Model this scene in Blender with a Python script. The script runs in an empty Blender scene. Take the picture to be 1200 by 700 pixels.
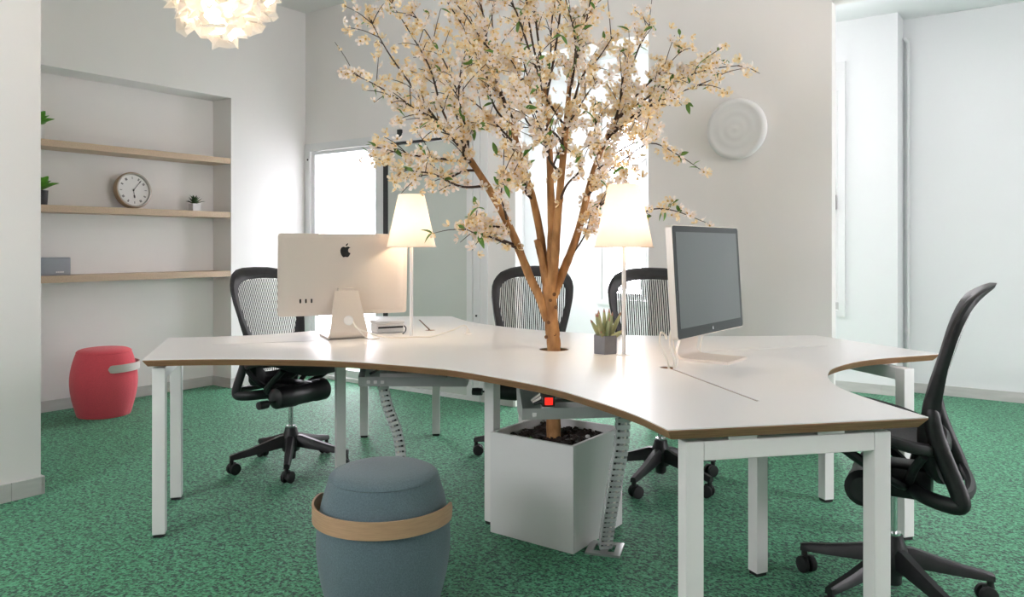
import bpy, bmesh, math, random
from mathutils import Vector, Matrix
from mathutils.geometry import tessellate_polygon
PI = math.pi
random.seed(7)
C = bpy.context.scene.collection
scn = bpy.context.scene

# ------------------------------------------------------------------ camera, world, light, exposure
CAM_H = 1.2
cam_d = bpy.data.cameras.new('camera'); cam = bpy.data.objects.new('camera', cam_d); C.objects.link(cam)
cam.location = (0, 0, CAM_H); cam.rotation_euler = (PI/2, 0, 0)
cam_d.sensor_width = 36; cam_d.lens = 27.0; cam_d.shift_y = -62/1200; cam_d.clip_start = .05
scn.camera = cam
scn.view_settings.view_transform = 'Standard'; scn.view_settings.look = 'None'
scn.view_settings.gamma = 1; scn.view_settings.use_curve_mapping = False
scn.view_settings.exposure = 0.69
world = bpy.data.worlds.new('world'); scn.world = world; world.use_nodes = True
bg = world.node_tree.nodes['Background']
bg.inputs[0].default_value = (1.04, .935, 1.0, 1); bg.inputs[1].default_value = 10.0
PENDANT_W, LAMP_W = (520, 230, 420), 21
WARM = (1.0, .74, .50)

# the room frame: x runs along the back wall, y goes through it, origin in the far left corner
ROOM_A = math.atan2(-.5855, .811)
ROOM_L = Vector((-1.911, 7.108, 0))
ROOM_M = Matrix.Translation(ROOM_L) @ Matrix.Rotation(ROOM_A, 4, 'Z')
ROOM_R = 8.3; ROOM_F = -7.6; CEIL = 3.35
def rp(s, t, z=0): return ROOM_M @ Vector((s, t, z))

def portal(name, s, t, z, w, h, yaw):
    l = bpy.data.lights.new(name, 'AREA'); l.shape = 'RECTANGLE'; l.size = w; l.size_y = h
    l.cycles.is_portal = True
    o = bpy.data.objects.new(name, l); C.objects.link(o)
    o.matrix_world = ROOM_M @ Matrix.Translation((s, t, z)) @ Matrix.Rotation(yaw, 4, 'Z') @ Matrix.Rotation(PI/2, 4, 'X')
# yaw 0: the light goes along +y of the room frame; PI: along -y
# ------------------------------------------------------------------ materials
MATS = {}
def mat(name, col, rough=.5, metal=0, var=.0, scale=30, bump=0, bscale=200, spec=.5, stretch=None, sheen=0, col2=None, coat=0):
    m = bpy.data.materials.new(name); m.use_nodes = True; MATS[name] = m
    nt = m.node_tree; b = nt.nodes['Principled BSDF']
    b.inputs['Roughness'].default_value = rough; b.inputs['Metallic'].default_value = metal
    b.inputs['Specular IOR Level'].default_value = spec
    if sheen: b.inputs['Sheen Weight'].default_value = sheen
    if coat: b.inputs['Coat Weight'].default_value = coat; b.inputs['Coat Roughness'].default_value = .05
    tc = nt.nodes.new('ShaderNodeTexCoord')
    mp = nt.nodes.new('ShaderNodeMapping'); nt.links.new(tc.outputs['Object'], mp.inputs[0])
    if stretch: mp.inputs['Scale'].default_value = stretch
    n = nt.nodes.new('ShaderNodeTexNoise'); n.inputs['Scale'].default_value = scale; n.inputs['Detail'].default_value = 4
    nt.links.new(mp.outputs[0], n.inputs[0])
    r = nt.nodes.new('ShaderNodeValToRGB'); nt.links.new(n.outputs[0], r.inputs[0])
    if col2 is None: c2 = tuple(max(0, c*(1-var)) for c in col)
    else: c2 = col2
    r.color_ramp.elements[0].position = .35; r.color_ramp.elements[1].position = .65
    r.color_ramp.elements[0].color = (*c2, 1); r.color_ramp.elements[1].color = (*col, 1)
    nt.links.new(r.outputs[0], b.inputs['Base Color'])
    if bump:
        n2 = nt.nodes.new('ShaderNodeTexNoise'); n2.inputs['Scale'].default_value = bscale
        nt.links.new(mp.outputs[0], n2.inputs[0])
        bp = nt.nodes.new('ShaderNodeBump'); bp.inputs['Strength'].default_value = bump; bp.inputs['Distance'].default_value = .004
        nt.links.new(n2.outputs[0], bp.inputs['Height']); nt.links.new(bp.outputs[0], b.inputs['Normal'])
    return m
mat('wall', (.885, .865, .845), .85, var=.012, scale=3, bump=.04, bscale=60, spec=.2)
mat('corridor_paint', (.85, .86, .87), .8, var=.01, scale=3, spec=.25)
mat('ceiling', (.88, .875, .865), .9, var=.01, scale=2, spec=.2)
mat('skirting', (.62, .61, .59), .55, var=.10, scale=6, stretch=(1, 1, 6))
mat('white_paint_metal', (.80, .795, .78), .38, var=.01)
mat('frame_white', (.80, .81, .81), .4, var=.01)
mat('laminate', (.80, .79, .775), .30, var=.012, scale=4, spec=.5)
mat('ply_edge', (.36, .19, .095), .55, var=.3, scale=12, stretch=(1, 1, 30))
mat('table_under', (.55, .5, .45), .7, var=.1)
mat('oak', (.60, .45, .32), .5, var=.16, scale=5, stretch=(2, 26, 26))
mat('bentwood', (.50, .32, .19), .5, var=.14, scale=9, stretch=(2, 2, 30))
mat('bentwood_pale', (.66, .62, .56), .5, var=.1, scale=9, stretch=(2, 2, 30))
mat('felt_blue', (.135, .195, .22), .92, var=.22, scale=240, bump=.35, bscale=420, sheen=.25, spec=.1)
mat('felt_coral', (.84, .12, .15), .92, var=.15, scale=240, bump=.35, bscale=420, sheen=.2, spec=.1)
mat('black_plastic', (.016, .016, .018), .42, var=.3, bump=.05, bscale=300)
mat('black_frame', (.020, .019, .021), .5, var=.3, bump=.08, bscale=500)
mat('black_weave', (.022, .020, .024), .6, var=.5, scale=300, bump=.3, bscale=600)
mat('strand', (.030, .027, .032), .55, var=.3)
mat('rubber', (.012, .012, .013), .6, var=.2)
mat('chrome', (.62, .63, .64), .22, 1.0)
mat('aluminium', (.74, .67, .60), .40, .35, var=.03, scale=300)
mat('steel', (.55, .55, .55), .35, .9, var=.05)
mat('tray_metal', (.62, .64, .63), .45, var=.03)
mat('screen_glass', (.014, .022, .027), .03, spec=1.0, coat=1.0)
mat('bezel_black', (.010, .012, .014), .08, spec=.6)
mat('logo_black', (.012, .011, .011), .15)
mat('logo_grey', (.55, .57, .58), .3)
mat('bark', (.52, .27, .105), .8, col2=(.27, .125, .042), scale=22, stretch=(1, 1, .4), bump=.8, bscale=45)
mat('knot_bark', (.17, .075, .028), .8, var=.3)
mat('twig', (.075, .045, .032), .8, var=.4, scale=60)
mat('mulch', (.040, .022, .016), .75, col2=(.012, .008, .007), scale=40, bump=.3, bscale=120)
mat('leaf', (.15, .30, .05), .5, col2=(.09, .20, .03), scale=30)
mat('leaf_bright', (.16, .46, .05), .45, col2=(.09, .30, .03), scale=30)
mat('leaf_dark', (.06, .12, .05), .5, col2=(.035, .075, .03), scale=40)
mat('aloe', (.42, .40, .20), .55, col2=(.22, .27, .14), scale=24, stretch=(1, 1, .5))
mat('aloe_tip', (.38, .20, .14), .6, var=.2)
mat('pot_grey', (.20, .20, .215), .75, var=.12, scale=20, bump=.1)
mat('pot_white', (.80, .79, .78), .5, var=.02)
mat('pot_black', (.02, .02, .022), .5, var=.2)
mat('soil', (.03, .02, .015), .9, var=.5, scale=80)
mat('planter', (.74, .74, .735), .5, var=.015, scale=4)
mat('speaker_grey', (.33, .35, .39), .6, var=.1, scale=200)
mat('clock_rim', (.44, .31, .20), .4, var=.25, scale=10)
mat('clock_rim_silver', (.48, .45, .41), .35, .5, var=.1)
mat('clock_face', (.80, .785, .76), .6, var=.02)
mat('ink', (.05, .045, .045), .6)
mat('cable_white', (.80, .76, .69), .45)
mat('cable_black', (.02, .02, .02), .5)
mat('door_panel', (.63, .68, .635), .35, var=.02, scale=2, spec=.4)
mat('gasket', (.03, .03, .032), .5)
mat('disc_white', (.78, .785, .78), .6, var=.01)
mat('stamen', (.85, .52, .10), .6, col2=(.55, .34, .06), scale=60)
mat('red_lens', (.8, .02, .02), .3)

def thin_glass(name, tint):
    m = bpy.data.materials.new(name); m.use_nodes = True; MATS[name] = m
    nt = m.node_tree; nt.nodes.remove(nt.nodes['Principled BSDF'])
    t = nt.nodes.new('ShaderNodeBsdfTransparent'); t.inputs[0].default_value = tint
    g = nt.nodes.new('ShaderNodeBsdfGlossy'); g.inputs['Roughness'].default_value = .02
    lw = nt.nodes.new('ShaderNodeLayerWeight'); pw = nt.nodes.new('ShaderNodeMath'); pw.operation = 'POWER'; pw.inputs[1].default_value = 5
    f = nt.nodes.new('ShaderNodeMath'); f.operation = 'MULTIPLY_ADD'; f.inputs[1].default_value = .7; f.inputs[2].default_value = .03
    nt.links.new(lw.outputs['Facing'], pw.inputs[0]); nt.links.new(pw.outputs[0], f.inputs[0])
    x = nt.nodes.new('ShaderNodeMixShader')
    nt.links.new(f.outputs[0], x.inputs[0]); nt.links.new(t.outputs[0], x.inputs[1]); nt.links.new(g.outputs[0], x.inputs[2])
    nt.links.new(x.outputs[0], nt.nodes['Material Output'].inputs[0])
thin_glass('window_glass', (.95, .98, .97, 1)); thin_glass('door_glass', (.74, .76, .77, 1))
def paper(name, col, trans):
    m = bpy.data.materials.new(name); m.use_nodes = True; MATS[name] = m
    nt = m.node_tree; nt.nodes.remove(nt.nodes['Principled BSDF'])
    tc = nt.nodes.new('ShaderNodeTexCoord'); n = nt.nodes.new('ShaderNodeTexNoise'); n.inputs['Scale'].default_value = 60
    nt.links.new(tc.outputs['Object'], n.inputs[0])
    r = nt.nodes.new('ShaderNodeValToRGB'); r.color_ramp.elements[0].color = (*[c*.95 for c in col], 1); r.color_ramp.elements[1].color = (*col, 1)
    nt.links.new(n.outputs[0], r.inputs[0])
    d = nt.nodes.new('ShaderNodeBsdfDiffuse'); t = nt.nodes.new('ShaderNodeBsdfTranslucent')
    nt.links.new(r.outputs[0], d.inputs[0]); nt.links.new(r.outputs[0], t.inputs[0])
    x = nt.nodes.new('ShaderNodeMixShader'); x.inputs[0].default_value = trans
    nt.links.new(d.outputs[0], x.inputs[1]); nt.links.new(t.outputs[0], x.inputs[2])
    nt.links.new(x.outputs[0], nt.nodes['Material Output'].inputs[0])
def petal_mat(name, c1, c2):
    paper(name, c1, .48); nt = MATS[name].node_tree
    for n in nt.nodes:
        if n.type == 'VALTORGB': n.color_ramp.elements[0].color = (*c2, 1); n.color_ramp.elements[0].position = .4; n.color_ramp.elements[1].position = .6
petal_mat('petal', (.95, .86, .70), (.95, .74, .42)); petal_mat('petal_white', (.96, .90, .86), (.96, .82, .70))
paper('lamp_paper', (.92, .81, .72), .25)
paper('pendant_paper', (.96, .93, .88), .6)
def clip_plastic():
    m = bpy.data.materials.new('clear_plastic'); m.use_nodes = True; MATS['clear_plastic'] = m
    nt = m.node_tree; b = nt.nodes['Principled BSDF']
    b.inputs['Base Color'].default_value = (.80, .82, .82, 1); b.inputs['Roughness'].default_value = .25
    b.inputs['Alpha'].default_value = .48
clip_plastic()
def emis(name, col, s):
    m = bpy.data.materials.new(name); m.use_nodes = True; MATS[name] = m
    b = m.node_tree.nodes['Principled BSDF']; b.inputs['Base Color'].default_value = (*col, 1); b.inputs['Emission Color'].default_value = (*col, 1); b.inputs['Emission Strength'].default_value = s
emis('bulb_glow', (1, .8, .55), 12); emis('switch_glow', (1, .02, .012), .7)

def carpet():
    m = bpy.data.materials.new('carpet'); m.use_nodes = True; MATS['carpet'] = m
    nt = m.node_tree; b = nt.nodes['Principled BSDF']; b.inputs['Roughness'].default_value = .6
    b.inputs['Specular IOR Level'].default_value = .3; b.inputs['Sheen Tint'].default_value = (.5, .92, .74, 1); b.inputs['Sheen Weight'].default_value = .2; b.inputs['Sheen Roughness'].default_value = .5
    tc = nt.nodes.new('ShaderNodeTexCoord')
    def noise(s, det, rough=.6):
        n = nt.nodes.new('ShaderNodeTexNoise'); n.inputs['Scale'].default_value = s; n.inputs['Detail'].default_value = det
        n.inputs['Roughness'].default_value = rough
        nt.links.new(tc.outputs['Object'], n.inputs[0]); return n
    def ramp(n, p0, p1, c0, c1):
        r = nt.nodes.new('ShaderNodeValToRGB'); r.color_ramp.elements[0].position = p0; r.color_ramp.elements[1].position = p1
        r.color_ramp.elements[0].color = c0; r.color_ramp.elements[1].color = c1
        nt.links.new(n.outputs[0], r.inputs[0]); return r
    # irregular dark flecks on green loops
    v = nt.nodes.new('ShaderNodeTexVoronoi'); v.inputs['Scale'].default_value = 120; nt.links.new(tc.outputs['Object'], v.inputs[0])
    sep = nt.nodes.new('ShaderNodeSeparateColor'); nt.links.new(v.outputs['Color'], sep.inputs[0])
    n1 = noise(55, 2); big = noise(3, 2)
    add = nt.nodes.new('ShaderNodeMath'); add.operation = 'MULTIPLY_ADD'; add.inputs[1].default_value = .40
    nt.links.new(sep.outputs[0], add.inputs[0]); nt.links.new(n1.outputs[0], add.inputs[2])
    r1 = nt.nodes.new('ShaderNodeValToRGB'); nt.links.new(add.outputs[0], r1.inputs[0])
    e = r1.color_ramp.elements
    e[0].position = .56; e[0].color = (.008, .032, .026, 1); e[1].position = .66; e[1].color = (.038, .185, .086, 1)
    e2 = r1.color_ramp.elements.new(.80); e2.color = (.070, .310, .148, 1)
    e3 = r1.color_ramp.elements.new(.94); e3.color = (.120, .420, .235, 1)
    mx = nt.nodes.new('ShaderNodeMix'); mx.data_type = 'RGBA'; mx.blend_type = 'MULTIPLY'; mx.inputs[0].default_value = .35
    r2 = ramp(big, .35, .65, (.82, .85, .82, 1), (1, 1, 1, 1))
    nt.links.new(r1.outputs[0], mx.inputs[6]); nt.links.new(r2.outputs[0], mx.inputs[7])
    nt.links.new(mx.outputs[2], b.inputs['Base Color'])
    bp = nt.nodes.new('ShaderNodeBump'); bp.inputs['Strength'].default_value = .5; bp.inputs['Distance'].default_value = .006
    nt.links.new(v.outputs['Distance'], bp.inputs['Height']); nt.links.new(bp.outputs[0], b.inputs['Normal'])
carpet()

# ------------------------------------------------------------------ helpers
def setm(me, m):
    for x in (m if isinstance(m, (list, tuple)) else [m]): me.materials.append(MATS[x])
def obj(name, bm, m, parent=None, smooth=False, M=None):
    if isinstance(bm, bpy.types.Mesh): me = bm
    else:
        me = bpy.data.meshes.new(name); bmesh.ops.recalc_face_normals(bm, faces=bm.faces); bm.to_mesh(me); bm.free()
        setm(me, m)
        if smooth:
            for p in me.polygons: p.use_smooth = True
            try: me.set_sharp_from_angle(angle=math.radians(40))
            except Exception: pass
    o = bpy.data.objects.new(name, me); C.objects.link(o)
    if parent: o.parent = parent
    if M is not None: o.matrix_local = M
    return o
def tag(o, label=None, cat=None, group=None, kind=None):
    if label: o['label'] = label
    if cat: o['category'] = cat
    if group: o['group'] = group
    if kind: o['kind'] = kind
    return o
def thing(name, label, cat, loc=(0, 0, 0), rotz=0, group=None):
    o = bpy.data.objects.new(name, None); C.objects.link(o)
    o.location = loc; o.rotation_euler = (0, 0, rotz); o.empty_display_size = .05
    return tag(o, label, cat, group)
def copy_tree(o, parent=None):
    c = o.copy(); C.objects.link(c); c.parent = parent
    for ch in [x for x in KIDS.get(o.name, [])]: copy_tree(ch, c)
    return c
KIDS = {}
def index_kids():
    KIDS.clear()
    for o in scn.objects:
        if o.parent: KIDS.setdefault(o.parent.name, []).append(o)
def B(): return bmesh.new()
def box(bm, x0, x1, y0, y1, z0, z1, M=None, bev=0):
    pts = [(x, y, z) for x in (x0, x1) for y in (y0, y1) for z in (z0, z1)]
    vs = [bm.verts.new(M @ Vector(p) if M is not None else p) for p in pts]
    fs = [bm.faces.new([vs[i] for i in f]) for f in ((0, 1, 3, 2), (4, 6, 7, 5), (0, 4, 5, 1), (2, 3, 7, 6), (0, 2, 6, 4), (1, 5, 7, 3))]
    if bev:
        es = list({e for f in fs for e in f.edges})
        bmesh.ops.bevel(bm, geom=es, offset=bev, segments=2, affect='EDGES', profile=.5)
    return bm
def lathe(bm, prof, n=32, M=None, cap=True, mi=0):
    rings = []
    for r, z in prof:
        ring = []
        for i in range(n):
            a = 2*PI*i/n; p = Vector((r*math.cos(a), r*math.sin(a), z))
            ring.append(bm.verts.new(M @ p if M is not None else p))
        rings.append(ring)
    for a, b in zip(rings, rings[1:]):
        for i in range(n):
            f = bm.faces.new((a[i], a[(i+1) % n], b[(i+1) % n], b[i])); f.material_index = mi
    if cap:
        if prof[0][0] > 1e-4: bm.faces.new(rings[0][::-1]).material_index = mi
        if prof[-1][0] > 1e-4: bm.faces.new(rings[-1]).material_index = mi
    return bm
def tube(bm, pts, rad, n=8, cap=True, flat=1.0, up=None, mi=0):
    pts = [Vector(p) for p in pts]
    if not isinstance(rad, (list, tuple)): rad = [rad]*len(pts)
    t0 = (pts[1]-pts[0]).normalized()
    ref = Vector(up) if up else (Vector((0, 0, 1)) if abs(t0.z) < .9 else Vector((1, 0, 0)))
    nrm = (ref - t0*ref.dot(t0)).normalized(); rings = []
    for i, p in enumerate(pts):
        t = (pts[min(i+1, len(pts)-1)] - pts[max(i-1, 0)]).normalized()
        nrm = (nrm - t*nrm.dot(t)).normalized(); bi = t.cross(nrm)
        rings.append([bm.verts.new(p + (nrm*math.cos(2*PI*k/n) + bi*math.sin(2*PI*k/n)*flat)*rad[i]) for k in range(n)])
    for a, b in zip(rings, rings[1:]):
        for k in range(n): bm.faces.new((a[k], a[(k+1) % n], b[(k+1) % n], b[k])).material_index = mi
    if cap:
        bm.faces.new(rings[0][::-1]).material_index = mi; bm.faces.new(rings[-1]).material_index = mi
    return bm
def catmull(pts, n=6):
    pts = [Vector(p) for p in pts]; out = []
    for i in range(len(pts)-1):
        p0 = pts[i-1] if i else pts[0]*2 - pts[1]
        p1, p2 = pts[i], pts[i+1]; p3 = pts[i+2] if i+2 < len(pts) else pts[-1]*2 - pts[-2]
        for k in range(n):
            t = k/n
            out.append(.5*((2*p1) + (p2-p0)*t + (2*p0-5*p1+4*p2-p3)*t*t + (3*p1-p0-3*p2+p3)*t**3))
    out.append(pts[-1]); return out
def interp(tab, x):
    if x <= tab[0][0]: return tab[0][1]
    for (a, va), (b, vb) in zip(tab, tab[1:]):
        if x <= b: return va + (vb-va)*(x-a)/(b-a)
    return tab[-1][1]
def rot_to(d):                       # matrix whose z axis is d
    return Vector(d).to_track_quat('Z', 'Y').to_matrix().to_4x4()

# ------------------------------------------------------------------ the room
def wall_mesh(a0, a1, z0, z1, b0, b1, holes, swap=False):
    """slab: a along, b through; holes are (a0,a1,z0,z1) with reveals"""
    bm = B(); aa = sorted({a0, a1, *[h[0] for h in holes], *[h[1] for h in holes]}); zz = sorted({z0, z1, *[h[2] for h in holes], *[h[3] for h in holes]})
    aa = [a for a in aa if a0 <= a <= a1]; zz = [z for z in zz if z0 <= z <= z1]
    def P(a, b, z): return (b, a, z) if swap else (a, b, z)
    def solid(i, j):
        if not (0 <= i < len(aa)-1 and 0 <= j < len(zz)-1): return False
        ca, cz = (aa[i]+aa[i+1])/2, (zz[j]+zz[j+1])/2
        return not any(h[0] < ca < h[1] and h[2] < cz < h[3] for h in holes)
    def q(*p): bm.faces.new([bm.verts.new(x) for x in p])
    for i in range(len(aa)-1):
        for j in range(len(zz)-1):
            if not solid(i, j): continue
            A0, A1, Z0, Z1 = aa[i], aa[i+1], zz[j], zz[j+1]
            for b in (b0, b1): q(P(A0, b, Z0), P(A1, b, Z0), P(A1, b, Z1), P(A0, b, Z1))
            if not solid(i-1, j): q(P(A0, b0, Z0), P(A0, b1, Z0), P(A0, b1, Z1), P(A0, b0, Z1))
            if not solid(i+1, j): q(P(A1, b0, Z0), P(A1, b1, Z0), P(A1, b1, Z1), P(A1, b0, Z1))
            if not solid(i, j-1): q(P(A0, b0, Z0), P(A1, b0, Z0), P(A1, b1, Z0), P(A0, b1, Z0))
            if not solid(i, j+1): q(P(A0, b0, Z1), P(A1, b0, Z1), P(A1, b1, Z1), P(A0, b1, Z1))
    bmesh.ops.remove_doubles(bm, verts=bm.verts, dist=1e-5)
    return bm
def struct(name, bm, m, label=None, parent=None, smooth=False):
    o = obj(name, bm, m, parent, smooth)
    if parent is None:
        o.matrix_world = ROOM_M; tag(o, label, None, None, 'structure')
    return o
def rbox(*a, **k): return box(B(), *a, **k)

COR_T, COR_A, COR_B = .09, 2.114, 2.374
struct('floor', rbox(-.6, ROOM_R+.2, ROOM_F-.2, 2.7, -.05, 0), 'carpet', 'green carpet floor flecked with dark spots')
struct('ceiling', rbox(-.6, ROOM_R+.2, ROOM_F-.2, COR_T, CEIL, CEIL+.1), 'ceiling', 'plain white ceiling of the office')
NICHE_T = -.781; NICHE_D = -.257; NICHE_Z = 2.445; STUB_S = 1.688; STUB_T = -2.967
bm = B()
box(bm, -.5, 0, NICHE_T, COR_T, 0, CEIL); box(bm, -.5, NICHE_D, STUB_T-.9, NICHE_T, 0, CEIL); box(bm, NICHE_D, 0, STUB_T-.9, NICHE_T, NICHE_Z, CEIL)
struct('wall_left', bm, 'wall', 'white wall with a shelving niche')
struct('wall_partition', rbox(-.5, STUB_S, ROOM_F, STUB_T, 0, CEIL), 'wall', 'white projecting wall corner beside the niche')
DOOR = (.03, 2.06, 0, 2.12); WOPEN = (2.387, 3.469, 0, 2.60); ROPEN = (4.619, ROOM_R, 0, 2.60)
struct('wall_back', wall_mesh(0, ROOM_R, 0, CEIL, 0, COR_T, [DOOR, WOPEN, ROPEN]), 'wall', 'warm white partition wall with tall openings')
W1 = (1.92, 2.95, .64, 2.69); W2 = (3.15, 4.20, .64, 2.69)
struct('wall_corridor', wall_mesh(.95, 4.62, 0, 3.06, COR_A, COR_A+.26, [W1, W2]), 'corridor_paint', 'bright white outer wall of the corridor behind')
struct('wall_far', rbox(4.62, ROOM_R+.2, COR_B, COR_B+.2, 0, 3.06), 'corridor_paint', 'plain white wall at the end of the alcove')
WE = (COR_T+.5, COR_A-.45, 1.0, 2.3)  # glazing added to throw daylight along the corridor wall
struct('wall_corridor_end', wall_mesh(COR_T, COR_A, 0, 3.06, .95, 1.0, [WE], swap=True), 'corridor_paint', 'white end wall of the corridor with a window added for light')
struct('ceiling_corridor', rbox(.95, ROOM_R+.2, COR_T, COR_B+.2, 3.06, 3.2), 'corridor_paint', 'white lowered ceiling of the corridor')
WR = [(-1.5, -.15, .7, 2.9)]  # unseen side window, added to light the niche and left wall
struct('wall_right', wall_mesh(ROOM_F, COR_B, 0, CEIL, ROOM_R, ROOM_R+.2, WR, swap=True), 'wall', 'white side wall with a window added for fill light')
WB = [(1.9, 4.2, 1.7, 3.0)]  # unseen rear window, added as fill from the camera side
struct('wall_front', wall_mesh(-.5, ROOM_R+.2, 0, CEIL, ROOM_F-.2, ROOM_F, WB), 'wall', 'white side wall with a window added for fill light')
portal('portal_a', (W1[0]+W1[1])/2, COR_A+.27, 1.66, 1.1, 2.1, PI)
portal('portal_b', (W2[0]+W2[1])/2, COR_A+.27, 1.66, 1.1, 2.1, PI)
portal('portal_door', .5, COR_T+.03, 1.06, 1.0, 2.1, PI)
for h in WR: portal('portal_r', ROOM_R+.21, (h[0]+h[1])/2, (h[2]+h[3])/2, h[1]-h[0], h[3]-h[2], PI/2)
portal('portal_e', .94, (WE[0]+WE[1])/2, (WE[2]+WE[3])/2, WE[1]-WE[0], WE[3]-WE[2], -PI/2)
for h in WB: portal('portal_f', (h[0]+h[1])/2, ROOM_F-.21, (h[2]+h[3])/2, h[1]-h[0], h[3]-h[2], 0)

# skirting: tile by tile
def skirting(name, a0, a1, b, sgn, swap, step=.62, label=None, first=.0, h=.08):
    bm = B(); t = .010
    lo, hi = sorted((b, b+sgn*t))
    if swap: box(bm, lo, hi, a0, a1, .0, h-.006)
    else: box(bm, a0, a1, lo, hi, .0, h-.006)
    p = struct(name, bm, 'skirting', label)
    me = None; x = a0 - first
    while x < a1-.005:
        x1 = min(x+step, a1); xs = max(x, a0)
        if x1-xs > .01:
            q = B(); l2, h2 = sorted((b+sgn*.002, b+sgn*(t+.004)))
            if swap: box(q, l2, h2, xs+.0015, x1-.0015, .0, h, bev=.0015)
            else: box(q, xs+.0015, x1-.0015, l2, h2, .0, h, bev=.0015)
            obj('skirting_tile', q, 'skirting', p)
        x += step
    return p
skirting('baseboard_niche', STUB_T-.8, NICHE_T-.014, NICHE_D, 1, True, label='grey tiled skirting along the niche')
skirting('baseboard_niche_side', NICHE_D, 0, NICHE_T, -1, False, label='short grey skirting on the niche side')
skirting('baseboard_left', NICHE_T-.014, -.014, 0, 1, True, label='grey tiled skirting beside the glass door')
skirting('baseboard_partition', ROOM_F, STUB_T+.014, STUB_S, 1, True, .9, 'grey tiled skirting on the projecting wall', h=.085)
skirting('baseboard_partition_end', 0, STUB_S+.014, STUB_T, 1, False, label='grey skirting on the wall end', h=.085)
skirting('baseboard_back', 2.07, 2.38, 0, -1, False, label='grey skirting between door and opening')
skirting('baseboard_back_wide', 3.475, 4.61, 0, -1, False, label='grey skirting below the round wall disc')
skirting('baseboard_corridor', 1.0, 4.62, COR_A, -1, False, label='grey tiled skirting in the corridor', first=.22)
skirting('baseboard_far', 4.63, ROOM_R, COR_B, -1, False, .85, 'grey tiled skirting on the far wall')

# windows in the corridor
def window(name, w, t, label, inner=True):
    a0, a1, z0, z1 = w; bm = B()
    def ring(A0, A1, Z0, Z1, k, y0, y1, bm):
        box(bm, A0, A0+k, y0, y1, Z0, Z1); box(bm, A1-k, A1, y0, y1, Z0, Z1)
        box(bm, A0+k, A1-k, y0, y1, Z0, Z0+k); box(bm, A0+k, A1-k, y0, y1, Z1-k, Z1)
    ring(a0-.03, a1+.03, z0-.03, z1+.03, .055, t-.02, t+.05, bm)
    o = struct(name, bm, 'frame_white', label)
    bx_ = z1-.20
    obj('shutter_box', rbox(a0+.026, a1-.026, t-.012, t+.05, bx_, z1-.026), 'frame_white', o)
    mid = (a0+a1)/2
    for A0, A1 in ((a0+.03, mid-.002), (mid+.002, a1-.03)):
        bm = B(); ring(A0, A1, z0+.03, bx_-.006, .055, t-.012, t+.04, bm)
        s = obj('sash', bm, 'frame_white', o)
        obj('pane', rbox(A0+.055, A1-.055, t+.01, t+.016, z0+.085, bx_-.061), 'window_glass', s)
        bm = B(); ring(A0+.052, A1-.052, z0+.082, bx_-.058, .006, t-.001, t+.012, bm); obj('seal', bm, 'gasket', s)
    bm = B(); box(bm, a1-.055, a1-.04, t-.035, t-.012, 1.50, 1.62); box(bm, a1-.055, a1-.035, t-.06, t-.035, 1.50, 1.53)
    obj('handle', bm, 'gasket', o)
    obj('window_hinge', rbox(a1-.045, a1-.02, t-.022, t-.012, z0+.03, z0+.09), 'steel', o)
    return o
window('window_1', W1, COR_A, 'white framed corridor window seen behind the tree')
window('window_2', W2, COR_A, 'white framed corridor window beside the partition end')
# unseen rear, side and corridor end windows, added to bring in fill daylight
def added_window(name, h, swap, at=None):
    bm = B(); a0, a1, z0, z1 = h
    t0, t1 = at or ((ROOM_R+.08, ROOM_R+.14) if swap else (ROOM_F-.14, ROOM_F-.08))
    def bb(A0, A1, Z0, Z1):
        if swap: box(bm, t0, t1, A0, A1, Z0, Z1)
        else: box(bm, A0, A1, t0, t1, Z0, Z1)
    n = 3; w = (a1-a0)/n
    for i in range(n+1): bb(a0+i*w-(.03 if i else 0), a0+i*w+(.03 if i < n else 0), z0, z1)
    bb(a0, a1, z0, z0+.05); bb(a0, a1, z1-.05, z1)
    o = struct(name, bm, 'frame_white', 'white framed window added for fill light'); tm = (t0+t1)/2
    obj('pane', rbox(tm-.003, tm+.003, a0+.04, a1-.04, z0+.04, z1-.04) if swap else rbox(a0+.04, a1-.04, tm-.003, tm+.003, z0+.04, z1-.04), 'window_glass', o)
for i, h in enumerate(WR): added_window('window_%d' % (3+i), h, True)
for i, h in enumerate(WB): added_window('window_%d' % (4+i), h, False)
added_window('window_5', WE, True, (.955, .995))

# glass door in the back wall
bm = B()
box(bm, .03, .075, -.015, .07, 0, 2.12); box(bm, 2.0, 2.06, -.015, .07, 0, 2.12); box(bm, .075, 2.0, -.015, .07, 2.065, 2.12); box(bm, .075, 2.0, -.015, .07, 0, .03)
dr = struct('door_1', bm, 'frame_white', 'white framed glass sliding door with a grey green panel')
bm = B()
box(bm, .085, .13, .0, .045, .035, 2.06); box(bm, .914, 1.018, .0, .045, .035, 2.06); box(bm, .13, .914, .0, .045, .035, .10); box(bm, .13, .914, .0, .045, 2.03, 2.06)
sash = obj('door_leaf', bm, 'frame_white', dr)
obj('pane', rbox(.13, .914, .018, .026, .10, 2.03), 'door_glass', sash)
pan = obj('door_panel', rbox(1.07, 1.93, -.004, .03, .035, 2.04), 'door_panel', dr)
tag(pan, 'grey green opaque sliding panel')
obj('gasket_strip', rbox(1.018, 1.07, -.010, .03, .035, 2.045), 'gasket', dr)
obj('gasket_strip', rbox(1.07, 1.93, -.010, .03, 2.045, 2.062), 'gasket', dr)
obj('stile', rbox(1.93, 1.985, -.012, .04, .035, 2.062), 'frame_white', dr)
obj('door_bracket', rbox(1.20, 1.235, -.03, -.001, 2.10, 2.165), 'gasket', dr)
obj('cover_strip', rbox(2.062, 2.13, -.010, 0, .0, 2.135), 'frame_white', dr)
obj('cover_strip', rbox(-.0, .028, -.010, 0, .09, 2.135), 'frame_white', dr)
obj('head_strip', rbox(.03, 2.06, -.008, 0, 2.121, 2.135), 'frame_white', dr)
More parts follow.
